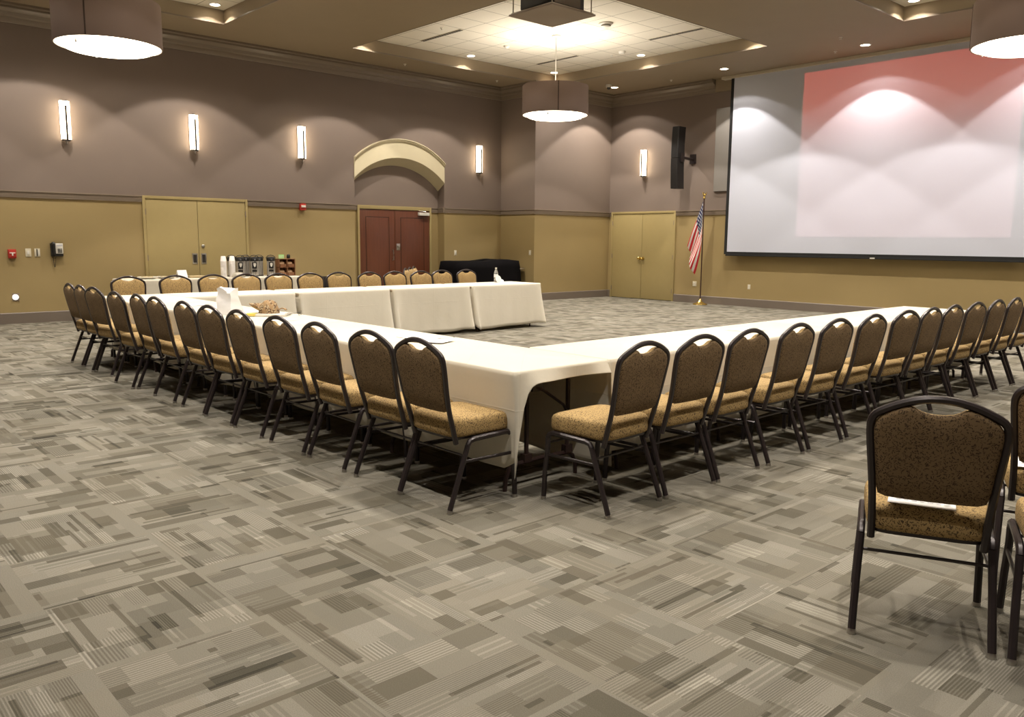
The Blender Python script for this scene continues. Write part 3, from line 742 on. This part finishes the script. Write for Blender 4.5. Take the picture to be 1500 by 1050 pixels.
for i,(x,a) in enumerate(LX):
    if i == 0: lb = 'tan banquet chair nearest the table corner, at the end of the left row'
    elif i == 12: lb = 'tan banquet chair farthest left in the photo, last of the left row'
    else: lb = 'tan banquet chair seen from behind in the left row, %s from the corner' % ORD[i]
    chair(x, 2.885-(.05 if i in (9,) else 0), a, lb, 'chairs along the left table row')
RYs = [(3.462,2),(3.99,-1),(4.49,1),(5.07,1),(5.63,-1),(6.19,0),(6.80,-3),(7.28,1),(7.76,0),(8.32,-2),(8.86,0),(9.38,1),(9.92,0)]
for i,(y,a) in enumerate(RYs):
    if i == 0: lb = 'tan banquet chair by the bare table legs, first of the right row'
    elif i == 12: lb = 'tan banquet chair mostly cut by the right edge, last of the right row'
    else: lb = 'tan banquet chair seen from behind in the right row, %s from the corner' % ORD[i]
    chair(-3.03, y, 90+a, lb, 'chairs along the right table row')
FYs = [(-11.55,3.70),(-11.55,4.33),(-11.55,4.87),(-11.55,5.37),(-11.48,5.85),(-11.38,6.33),(-11.45,6.87),(-11.25,7.32),(-11.30,7.84),(-11.22,8.32),(-11.40,8.90),(-11.42,9.47)]
for i,(x,y) in enumerate(FYs):
    lb = 'tan banquet chair facing the camera behind the far table row, %s from the left' % ORD[i]
    if i == 11: lb = 'tan banquet chair facing the camera, rightmost behind the far row by the bottles'
    chair(x+.05, y, -90, lb, 'chairs behind the far table row')
for i,(x,y) in enumerate(((-12.50,9.08),(-12.90,9.46),(-13.30,9.84))):
    chair(x, y, -46, 'tan banquet chair before the mahogany doors, %s of the three side by side' % ['left','middle','right'][i], 'spare chairs by the mahogany doors')
chair(-1.202, 3.262, 24.3, 'tan banquet chair with a printed sheet on its seat, in the right foreground', 'foreground chairs')
chair(-.705, 3.455, 22.0, 'tan banquet chair cut by the right edge beside the foreground one', 'foreground chairs')
chair(-.985, 4.17, 20.0, 'tan banquet chair with white sheets on its seat behind the foreground one', 'foreground chairs')

# ------------------------------------------------------------------ tables and cloths
TZ = .74
def mk_table(L, W, h):
    t = thing('folding_table', 'x', 'table')
    MB().box(-L/2+.02,L/2-.02,-W/2+.025,W/2-.025,h-.045,h-.012).build('tabletop', m_table, t, bevel=.004)
    for sx in (-1,1):
        X = sx*(L/2-.17); m = MB()
        for y in (-.13,.22): m.tube([(X,y,h-.046),(X,y,.16)], .028)
        m.tube([(X,-.30,.0),(X,-.295,.07),(X,-.27,.125),(X,-.22,.15),(X,0,.155),(X,.22,.15),(X,.27,.125),(X,.295,.07),(X,.30,0)], .028)
        m.box(X-.02,X+.02,-.16,-.10,.15,.20); m.box(X-.02,X+.02,.19,.25,.15,.20)
        lg = m.build('leg_frame', m_leg, t)
        MB().tube([(X+sx*.02,-.13,.62),(X+sx*.05,-.04,.58),(X+sx*.04,.14,.47),(X+sx*.015,.20,.41)], .018).build('brace', m_leg, t)
        MB().box(X-.03,X+.04,-.12,-.04,h-.16,h-.06).build('lock_block', m_black, t, bevel=.006)
    return t
tb0 = None
def table(x, y, rz, L, W, label, group, h=TZ-.004):
    global tb0
    t = mk_table(L, W, h); t.location = (x,y,0); t.rotation_euler = (0,0,rz); t['label'] = label; t['group'] = group; return t

def cloth(name, label, x0, x1, y0, y1, sides, z=TZ, group=None, seed=0, r=.012, m=None, cat='tablecloth'):
    """sides: dict side -> (drop(u), flare(u,t), wave); u runs 0..1 along +x or +y; side names: S (y0), E (x1), N (y1), W (x0)"""
    rnd = random.Random(seed)
    pts = []
    def add(side, u, p, n): pts.append((side, u, p, n))
    def seg(side, a, b, n, L):
        k = max(6, int(L/.028))
        for i in range(k+1):
            f_ = i/k; p = (a[0]+(b[0]-a[0])*f_, a[1]+(b[1]-a[1])*f_)
            u = f_ if side in 'SE' else 1-f_
            add(side, u, p, n)
    seg('S',(x0+r,y0),(x1-r,y0),(0,-1),x1-x0); seg('E',(x1,y0+r),(x1,y1-r),(1,0),y1-y0)
    seg('N',(x1-r,y1),(x0+r,y1),(0,1),x1-x0); seg('W',(x0,y1-r),(x0,y0+r),(-1,0),y1-y0)
    ph = [rnd.uniform(0, 6.28) for _ in range(6)]; fr = [rnd.uniform(2.5,5), rnd.uniform(7,11), rnd.uniform(15,22)]
    K = 14; rings = [[] for _ in range(K+2)]
    drops = []
    n = len(pts)
    for (sd, u, p, nv) in pts: drops.append(sides[sd][0](u) if callable(sides[sd][0]) else sides[sd][0])
    s = 0; last = pts[0][2]
    for i, (sd, u, p, nv) in enumerate(pts):
        s += math.hypot(p[0]-last[0], p[1]-last[1]); last = p
        d = drops[i]; fl = sides[sd][1]; wv = sides[sd][2]
        L = (x1-x0) if sd in 'SN' else (y1-y0)
        hem = .012*math.sin(s*3.1+ph[3])+.006*math.sin(s*8+ph[4])
        rings[0].append((p[0]-nv[0]*r, p[1]-nv[1]*r, z))
        rings[1].append((p[0]-nv[0]*r*.3, p[1]-nv[1]*r*.3, z-r*.3))
        for k in range(K):
            t_ = (k+.35)/(K-.65)
            amp = wv*(t_**1.2)
            w_ = amp*(.55*math.sin(s*fr[0]+ph[0])+.45*math.sin(s*fr[1]+ph[1])+.25*math.sin(s*fr[2]+ph[2]))
            o_ = (fl(u, t_) if callable(fl) else fl*t_)+w_
            rings[k+2].append((p[0]+nv[0]*o_, p[1]+nv[1]*o_, z-r-(d+hem*min(1,d*2)-r)*t_))
    mb = MB(); b = 0
    mb.v.append(((x0+x1)/2, (y0+y1)/2, z+.001))
    for rg in rings: mb.v += rg
    for j in range(n): mb.f.append((0, 1+j, 1+(j+1)%n))
    for i in range(len(rings)-1):
        for j in range(n): mb.f.append((1+i*n+j, 1+(i+1)*n+j, 1+(i+1)*n+(j+1)%n, 1+i*n+(j+1)%n))
    o = mb.build(name, m or m_cloth, angle=180)
    md = o.modifiers.new('thick', 'SOLIDIFY'); md.thickness = .0025; md.offset = -1
    tag(o, label, cat, group); return o
def ears(a0, a1, amt, wd=.10, base=0, L=1.5):
    """flare toward the hem at one or both ends of a side"""
    def f(u, t):
        e = 0
        if a0: e += math.exp(-((u*L)/wd)**2)
        if a1: e += math.exp(-(((1-u)*L)/wd)**2)
        return base*t + amt*e*t**1.3
    return f
G = .006
# left row: five tables from the corner to the far left
lx = [-3.335-1.52*i for i in range(6)]
for i in range(5):
    x1_, x0_ = lx[i]-(G if i else 0), lx[i+1]+G
    nm = ['at the front corner of the square','second from the front corner in the left row','in the middle of the left row','carrying the cap and the white bag side, fourth from the corner','at the far left end of the left row'][i]
    nm = ['at the front corner','second from the front corner','third from the front corner','fourth from the front corner','fifth and last at the far left'][i]
    table((x0_+x1_)/2, 3.445, 0, x1_-x0_, .74, 'folding table under ivory cloth in the left row, '+nm, 'left row tables')
    E_ = (lambda u: .075+.55*math.exp(-((u*.79)/.045)**1.3), lambda u, t: (.02+.02*math.sin(u*7))*t*(1-math.exp(-u*9)) , .004) if i == 0 else (.60, -.004, 0)
    S_ = (lambda u: .60+.02*math.sin(u*5), ears(0, 0, 0, base=-.055), .006) if i else (lambda u: .53+.06*min(1,(1-u)*14), ears(0,0,0, base=-.045), .006)
    cloth('tablecloth', 'ivory tablecloth hanging over the left row table, '+nm, x0_, x1_, 3.052, 3.845,
          {'S': S_, 'E': E_, 'N': (.69, ears(1,1,.05,base=.01), .008), 'W': (.60, -.004, 0)}, group='left row tablecloths', seed=10+i)
# right row and far row: four tables each
sy = [3.853+1.512*i for i in range(5)]
for i in range(4):
    y0_, y1_ = sy[i]+G, sy[i+1]-(G if i < 3 else 0)
    nm = ['next to the front corner','second from the front corner','third from the front corner','last, at the far right end'][i]
    table(-3.705, (y0_+y1_)/2, PI/2, y1_-y0_, .74, 'folding table under ivory cloth in the right row, '+nm, 'right row tables')
    cloth('tablecloth', 'ivory tablecloth hanging over the right row table, '+nm, -4.075, -3.333, y0_, y1_,
          {'S': (.60,-.004,0), 'E': (.58, ears(i>0,1,.03,base=.0), .008), 'N': (.60, -.004 if i < 3 else .02, 0 if i < 3 else .008), 'W': (.64, ears(1,1,.05,base=.015), .008)}, group='right row tablecloths', seed=30+i)
for i in range(4):
    y0_, y1_ = sy[i]+G, sy[i+1]-(G if i < 3 else -.02)
    nm = ['nearest the left row','second from the left','third from the left','last on the right'][i]
    table(-10.56, (y0_+y1_)/2, PI/2, y1_-y0_, .72, 'folding table under ivory cloth in the far row, '+nm, 'far row tables')
    cloth('tablecloth', 'ivory tablecloth hanging over the far row table, '+nm, -10.95, -10.17, y0_+.03*(i>0), y1_-.03*(i<3),
          {'S': (.62,-.004,0), 'E': (.685, ears(i>0,1,.13,wd=.085,base=.02), .010), 'N': (.64, -.004 if i < 3 else ears(1,1,.06,base=.05), 0 if i < 3 else .01), 'W': (.60, .0, .006)}, group='far row tablecloths', seed=50+i)
# serving table by the wall
table(-15.02, 6.20, PI/2, 3.2, .74, 'long folding serving table under ivory cloth along the sconce wall', 'serving tables')
cloth('tablecloth', 'ivory tablecloth on the long serving table that carries the coffee urns', -15.40, -14.62, 4.58, 7.83,
      {'S': (.66, ears(0,1,.07,base=.05), .006), 'E': (.68, ears(1,1,.05,base=.01), .012), 'N': (.66, .02, .008), 'W': (.66, 0, .004)}, seed=77)

# black covered table in the corner
table(-15.25, 12.95, PI/2, 2.1, .72, 'folding table hidden under the black cloth in the far corner', 'corner tables', h=.80)
bk = MB(); rr = []; nU = 48
def bh(u): return .955+.06*math.exp(-((u-.66)/.16)**2)+.015*math.sin(u*9)
for k in range(10):
    t_ = k/9; ring_ = []
    for j in range(nU):
        a_ = 2*PI*j/nU; c_, s_ = math.cos(a_), math.sin(a_); e = .35
        yv = math.copysign(abs(s_)**e, s_); xv = math.copysign(abs(c_)**e, c_)
        u_ = (yv+1)/2
        if t_ < .34: kk = t_/.34; sc_ = kk*.97; zz = bh(u_*kk+.5*(1-kk))-.0*kk
        else: kk = (t_-.34)/.66; sc_ = .97+.08*kk+.015*math.sin(j*1.9)*kk; zz = bh(u_)*(1-kk)+.02*kk-.02*(kk>0)*(1-kk)
        if t_ == 0: sc_ = .01
        ring_.append((-15.27+xv*.43*sc_, 12.86+yv*1.06*sc_, zz))
    rr.append(ring_)
bk.rings(rr, cap=False); o = bk.build('table_cover', m_blackcloth, angle=180)
tag(o, 'black cloth draped over a lumpy loaded table in the far corner', 'table cover')
md = o.modifiers.new('thick', 'SOLIDIFY'); md.thickness = .003; md.offset = -1
# small black box on the wall side, seen between chairs
t = thing('equipment_box', 'small black box low beyond the far row, between two chair backs', 'box', (-14.9,8.35,0))
MB().box(-.15,.15,-.12,.12,0,.70).build('body', m_black, t, bevel=.01); MB().box(-.12,.12,-.09,.09,.70,.715).build('lid', m_metal, t)

# ------------------------------------------------------------------ things on the tables
ZS = TZ+.003
def airpot(x, y, label, badge):
    t = thing('airpot', label, 'coffee dispenser', (x,y,ZS), -.35, 'coffee airpots')
    m = MB(); rg = []
    for r_, z_ in ((.074,0),(.076,.01),(.076,.285),(.07,.29)): rg.append((r_, z_))
    m.lathe(rg, n=32); m.build('steel_body', mat_ridge, t)
    MB().lathe([(.078,.285),(.080,.30),(.078,.335),(.07,.355),(.045,.365),(0,.366)], n=24, cap=False).build('top', m_black, t)
    MB().tube([(.075,0,.32),(.12,0,.318),(.135,0,.30),(.135,0,.285)], .024).build('spout', m_black, t)
    MB().tube([(0,-.078,.315),(0,-.088,.345),(0,-.05,.385),(0,0,.395),(0,.05,.385),(0,.088,.345),(0,.078,.315)], .014).build('handle', m_black, t)
    MB().lathe([(.079,0),(.082,.004),(.082,.014),(.079,.018)], n=24, cap=False).build('base_ring', m_black, t)
    if badge:
        b_ = MB().rings([[(.078*math.cos(a), .078*math.sin(a), z) for a in [R(-30+60*i/8) for i in range(9)]]+[(.0835*math.cos(a), .0835*math.sin(a), z) for a in [R(30-60*i/8) for i in range(9)]] for z in (.145,.265)]).build('badge', m_black, t)
        sh = [(-.022,.250),(.022,.250),(.023,.215),(.012,.185),(0,.172),(-.012,.185),(-.023,.215)]
        MB().prism([(.0815,y_,z_) for y_, z_ in sh], (.004,0,0)).build('shield_emblem', m_white, b_)
        MB().rings([[(.078*math.cos(a), .078*math.sin(a), z) for a in [R(-30+60*i/8) for i in range(9)]]+[(.083*math.cos(a), .083*math.sin(a), z) for a in [R(30-60*i/8) for i in range(9)]] for z in (.085,.125)]).build('name_strip', m_black, t)
N = NT('ribbed_steel'); oo = N.sep(N.obj()); ang = N.M('ARCTAN2', oo[1], oo[0])
st = N.M('GREATER_THAN', N.M('SINE', N.M('MULTIPLY', ang, 22.0)), .1)
N.col(N.mix(st, (.12,.11,.10), (.66,.62,.56))); N.b.inputs['Metallic'].default_value = .35; N.b.inputs['Roughness'].default_value = .32; mat_ridge = N.m
airpot(-15.12, 6.62, 'steel airpot half hidden behind the right cup stack', False)
airpot(-14.93, 6.71, 'front steel airpot with a black badge, left of the three badged ones', True)
airpot(-15.12, 6.90, 'steel airpot in the back row between the left and middle badged ones', False)
airpot(-14.93, 6.985, 'front steel airpot with a black badge, middle of the three badged ones', True)
airpot(-15.12, 7.17, 'steel airpot in the back row right of the middle badged one', False)
airpot(-14.93, 7.32, 'front steel airpot with a black badge, nearest the wooden rack', True)
def cup(x, y, z, label, group):
    t = thing('foam_cup', label, 'cup', (x,y,z), 0, group)
    MB().lathe([(.054,0),(.057,.004),(.054,.008),(.040,.095),(.038,.097),(0,.097)], n=18, cap=False).build('cup_body', m_foam, t); return t
cup_proto = None
for k, (x, y, nm) in enumerate(((-14.80,6.33,'left'),(-14.86,6.52,'right'))):
    for i in range(13):
        g = 'foam cups in the %s stack' % nm
        lb = 'white foam cup in the %s of the two tall stacks beside the airpots' % nm
        if i == 12: lb = 'topmost upturned white foam cup of the %s stack beside the airpots' % nm
        if cup_proto is None: cup_proto = cup(x, y, ZS+.024*i, lb, g)
        else: dup(cup_proto, (x,y,ZS+.024*i), 0, lb, g)
t = thing('sachet_rack', 'brown wooden four-compartment rack of sachets on the serving table', 'rack', (-14.93,7.62,ZS), 0)
b = MB()
for y in (-.17,-.005,.16): b.box(-.08,.08,y,y+.012,0,.32)
for z in (0,.155,.315): b.box(-.08,.08,-.17,.172,z,z+.012)
b.box(-.08,-.07,-.17,.172,0,.32); b.build('rack_frame', m_rackwood, t)
for y in (-.085,.08):
    for z in (.0,.16):
        MB().box(.055,.085,y-.06,y+.06,z+.012,z+.065).build('compartment_lip', m_rackwood, t)
        q = MB()
        for s_ in range(6): q.box(-.03+s_*.012,-.022+s_*.012,y-.045,y+.045,z+.014,z+.12-.004*s_)
        q.build('sachet', m_sachet, t)
t = thing('table_sign', 'small green sign card standing on top of the wooden sachet rack', 'sign', (-14.95,7.55,ZS+.329))
MB().box(-.004,.004,-.055,.055,.0,.075).build('card', m_green, t)
q = MB()
for y_ in (-.04,-.015,.01,.035): q.box(.004,.006,y_-.008,y_+.002,.015,.06)
q.build('lettering', m_white, t)
tag(MB().lathe([(.03,0),(.034,.01),(.034,.06),(.02,.08),(0,.08)], n=14, cap=False).build('creamer_jar', m_black, loc=(-14.95,7.70,ZS+.329)), 'small black jar standing on top of the wooden sachet rack', 'jar')
def platter(x, y, r_, lb):
    t = thing('serving_plate', lb, 'plate', (x,y,ZS), 0, 'serving plates')
    MB().lathe([(0,0),(r_*.6,0),(r_*.95,.022),(r_,.035),(r_*.96,.035),(r_*.6,.01),(0,.008)], n=28, cap=False).build('dish', m_white, t)
    q = MB()
    for i in range(9):
        a = i*2.4; rr_ = r_*.55*math.sqrt(i/9); q.ball((math.cos(a)*rr_, math.sin(a)*rr_, .026), .03, 8, (1,1,.55))
    q.build('pastries', m_tan, t)
platter(-14.92, 5.02, .17, 'white serving plate at the left end of the serving table')
platter(-14.92, 5.34, .16, 'white serving plate beside the standing card')
t = thing('tent_card', 'white folded card standing on the serving table behind the second chair', 'card', (-14.95,5.62,ZS), .2)
MB().prism([(-.05,-.09,.0),(-.046,-.09,.0),(.0,-.09,.135),(-.004,-.09,.14)], (0,.18,0)).build('back_leaf', m_paper, t, smooth=False)
MB().prism([(.05,-.09,.0),(.046,-.09,.0),(-.003,-.09,.135),(.001,-.09,.14)], (0,.18,0)).build('front_leaf', m_paper, t, smooth=False)
tag(MB().box(-.10,.10,-.14,.14,0,.035).build('bread_tray', m_tan, loc=(-14.95,5.88,ZS), bevel=.008), 'flat tan tray right of the white card on the serving table', 'tray')
tag(MB().box(-.09,.09,-.13,.13,0,.04).build('flat_basket', m_tan, loc=(-14.80,6.12,ZS), bevel=.01), 'flat tan basket left of the foam cup stacks', 'basket')
wr = MB()
rnd = random.Random(3)
rg = []
for k in range(7):
    t_ = k/6; rg.append([(math.cos(2*PI*j/20)*(.09-.05*t_**2)*(1+.12*math.sin(j*2.3+k)), math.sin(2*PI*j/20)*(.12-.07*t_**2)*(1+.12*math.sin(j*1.7+k)), .09*t_**.7) for j in range(20)])
wr.rings(rg); tag(wr.build('wrapped_snack_pile', m_wrap, loc=(-14.70,6.56,ZS)), 'crinkled patterned pile of wrapped snacks in front of the right cup stack', 'snacks', kind='stuff')

# left row table top
t = thing('paper_bag', 'white crumpled paper bag standing open on the left table row', 'bag', (-7.60,3.30,ZS), .15)
rg = []
for k in range(8):
    t_ = k/7; w_ = .11+.015*t_; d_ = .065*(1-.75*t_)+.012; z_ = .235*t_
    rng = random.Random(k)
    rg.append([(x_*w_*(1+.05*math.sin(k*2+j)) - .05*t_, y_*d_+.012*math.sin(k*1.3+j*.9)*t_, z_+(.02*math.sin(j*1.4) if k == 7 else 0)) for j, (x_, y_) in enumerate([(-1,-1),(-.5,-1.05),(0,-.95),(.5,-1.05),(1,-1),(1.02,0),(1,1),(.5,1.05),(0,.95),(-.5,1.05),(-1,1),(-1.02,0)])])
MB().rings(rg, cap=True).build('bag_body', m_paper, t, angle=28)
t = thing('notebook', 'white ring binder lying under the brown cap, yellow at its left end', 'notebook', (-7.27,3.53,ZS), R(48))
MB().box(-.18,.18,-.13,.13,0,.022).build('cover', m_white, t, bevel=.004)
MB().box(-.185,-.09,-.132,-.05,.004,.026).build('yellow_label', m_yellow, t, bevel=.002)
q = MB()
for i in range(5):
    c_ = (.19,-.10+i*.03,.018); q.tube([(c_[0]+.014*math.cos(a), c_[1], c_[2]+.014*math.sin(a)) for a in [2*PI*j/12 for j in range(12)]], .003, n=5, closed=True)
q.build('ring', m_steel, t)
t = thing('cloth_cap', 'mottled brown camouflage cloth cap lying on the white binder', 'cap', (-7.27,3.53,ZS+.024), R(48))
rg = []
for k in range(9):
    a = PI/2*k/8.5; rg.append([(math.cos(2*PI*j/24)*.095*math.cos(a)**.7*(1+.05*math.sin(j*1.7+k)), math.sin(2*PI*j/24)*.085*math.cos(a)**.7, .115*math.sin(a)+.008*math.sin(j*.9)*math.sin(a)) for j in range(24)])
MB().rings(rg).build('crown', m_camo, t, angle=80)
br = MB(); top = []
for j in range(13):
    a = R(115+130*j/12); top.append([(math.cos(a)*.088, math.sin(a)*.08, .02),(math.cos(a)*.13-.02, math.sin(a)*.10, .055),(math.cos(a)*.15-.035, math.sin(a)*.10, .085)])
br.rings(top, cap=False, closed=False); o = br.build('brim', m_camo, t); md = o.modifiers.new('s','SOLIDIFY'); md.thickness = .004
MB().tube([(.085,.0,.03),(.12,.01,.045),(.15,0,.04),(.165,-.01,.03)], .03, .01).build('strap', m_camo, t)
t = thing('eyeglasses', 'thin dark eyeglasses resting at the right end of the binder', 'glasses', (-7.08,3.75,ZS), R(48))
q = MB()
for s_ in (-1,1): q.tube([(0, s_*.033+.026*math.cos(a), .024+.02*math.sin(a)) for a in [2*PI*j/14 for j in range(14)]], .003, n=5, closed=True)
q.tube([(0,-.007,.028),(0,.007,.028)], .003, n=5); q.build('lens_rims', m_black, t)
for s_ in (-1,1): MB().tube([(0,s_*.058,.026),(-.07,s_*.06,.02),(-.12,s_*.06,.003)], .003, n=5).build('temple_arm', m_black, t)

def bottle(x, y, lb, h=.22, r_=.033):
    t = thing('water_bottle', lb, 'bottle', (x,y,ZS), 0, 'water bottles')
    MB().lathe([(0,0),(r_*.9,0),(r_,.008),(r_,.05),(r_*.93,.06),(r_,.07),(r_,h*.62),(r_*.75,h*.76),(r_*.42,h*.88),(r_*.40,h*.93),(0,h*.93)], n=20, cap=False).build('bottle_body', m_glass, t)
    MB().lathe([(r_*1.01,h*.34),(r_*1.02,h*.35),(r_*1.02,h*.54),(r_*1.01,h*.55)], n=20, cap=False).build('paper_band', m_paper, t)
    MB().lathe([(r_*.46,h*.92),(r_*.46,h),(0,h)], n=16, cap=False).build('cap', m_white, t); return t
bottle(-10.78, 9.43, 'clear water bottle standing at the right end of the far table row', .25, .036)
t = thing('round_name_badge', 'round white card leaning against the water bottle on the far row', 'card', (-10.70,9.41,ZS), 0)
MB().lathe([(.06,0),(.062,.002),(.062,.006),(0,.006)], n=24).build('disc', m_paper, t, loc=(0,0,.058), rot=(0,R(78),0))
MB().box(.0085,.0105,-.04,-.005,.045,.07).build('printed_mark', m_line, t, rot=(0,R(-12),0))
tag(MB().prism([(-.03,-.0,.0),(.03,.0,.0),(.03,.05,.0),(-.02,.08,.03),(-.03,.04,.05)], (.004,.03,.002)).build('crumpled_napkin', m_paper, loc=(-10.76,9.49,ZS), bevel=.004), 'small crumpled white napkin right of the water bottle', 'napkin')

# printed sheets
def sheet(x, y, z, rz, w_, d_, lb, lines=True, green=False, group='printed sheets', tilt=0):
    t = thing('paper_sheet', lb, 'paper', (x,y,z), rz, group)
    if tilt: t.rotation_euler = (tilt,0,rz)
    nx = 8; rows = []
    top = [[(-w_/2+w_*i/nx, -d_/2+d_*j/4, .0015+.002*math.sin(i*.8)*math.sin(j)) for i in range(nx+1)] for j in range(5)]
    m = MB(); m.rings(top, cap=False, closed=False); m.rings([[(a,b_,c-.001) for a,b_,c in r_] for r_ in top], cap=False, closed=False)
    m.build('sheet', m_paper, t)
    if lines:
        q = MB(); rnd = random.Random(int(abs(x*100)))
        for j in range(2):
            yy_ = -d_*.22+j*d_*.10; xx = -w_*.38
            while xx < w_*.34:
                ww = rnd.uniform(.012,.03); q.box(xx, xx+ww, yy_, yy_+.009, .004, .0048); xx += ww+.01
        q.build('printed_text', m_line, t, smooth=False)
    if green:
        q = MB()
        for j in range(4): q.box(-w_*.36, w_*.20+.01*j, d_*(.02+.09*j), d_*(.02+.09*j)+.006, .004, .0048)
        q.build('coloured_lines', m_greenprint, t, smooth=False)
    return t
sheet(-4.98, 3.60, ZS, .1, .30, .21, 'white printed sheet lying near the seam of the left table row')
sheet(-4.72, 3.52, ZS+.006, .4, .28, .2, 'white printed sheet overlapping another on the left table row')
sheet(-6.85, 3.42, ZS, .05, .28, .21, 'white printed sheet on the left table row right of the cap')
sheet(-8.9, 3.45, ZS, -.1, .28, .21, 'white printed sheet on the left table row left of the bag')
sheet(-3.75, 6.05, ZS, PI/2, .28, .21, 'white printed sheet on the right table row')
sheet(-10.55, 6.0, ZS, PI/2, .28, .21, 'white printed sheet on the far table row')
# sheets on the seats
def onseat(cx_, cy_, face, lx_, ly_): a = R(face); return cx_+lx_*math.cos(a)-ly_*math.sin(a), cy_+lx_*math.sin(a)+ly_*math.cos(a)
x_, y_ = onseat(-1.202,3.262,24.3,-.023,-.128); sheet(x_, y_, .5165, R(24.3-4), .225, .16, 'white sheet with green and grey print on the foreground chair seat', True, True, 'sheets on chair seats')
x_, y_ = onseat(-.985,4.17,20,-.065,-.08); sheet(x_, y_, .5145, R(14), .24, .19, 'white sheet on the seat of the chair behind the foreground one', True, True, 'sheets on chair seats')

# ------------------------------------------------------------------ camera
yaw, pitch, roll, F, H = .83198, .1420, .00893, 1212.07, 1.46266
cam = bpy.data.cameras.new('camera'); co = bpy.data.objects.new('camera', cam); C.objects.link(co)
fwd = Vector((-math.sin(yaw)*math.cos(pitch), math.cos(yaw)*math.cos(pitch), -math.sin(pitch)))
right = Vector((math.cos(yaw), math.sin(yaw), 0)); up = right.cross(fwd)
r2 = right*math.cos(roll)+up*math.sin(roll); u2 = up*math.cos(roll)-right*math.sin(roll)
mt = Matrix((r2, u2, -fwd)).transposed().to_4x4(); mt.translation = Vector((0,0,H)); co.matrix_world = mt
cam.sensor_width = 36; cam.lens = F/1500*36; cam.clip_start = .02
sc = bpy.context.scene; sc.camera = co
wd_ = bpy.data.worlds.new('world'); sc.world = wd_; wd_.use_nodes = True
wd_.node_tree.nodes['Background'].inputs[0].default_value = (.05,.045,.04,1)
sc.view_settings.view_transform = 'Standard'; sc.view_settings.look = 'None'; sc.view_settings.gamma = 1; sc.view_settings.exposure = 0.0
sc.cycles.use_denoising = True; sc.cycles.max_bounces = 7; sc.cycles.diffuse_bounces = 4; sc.cycles.sample_clamp_indirect = 4
sc.cycles.caustics_reflective = False; sc.cycles.caustics_refractive = False
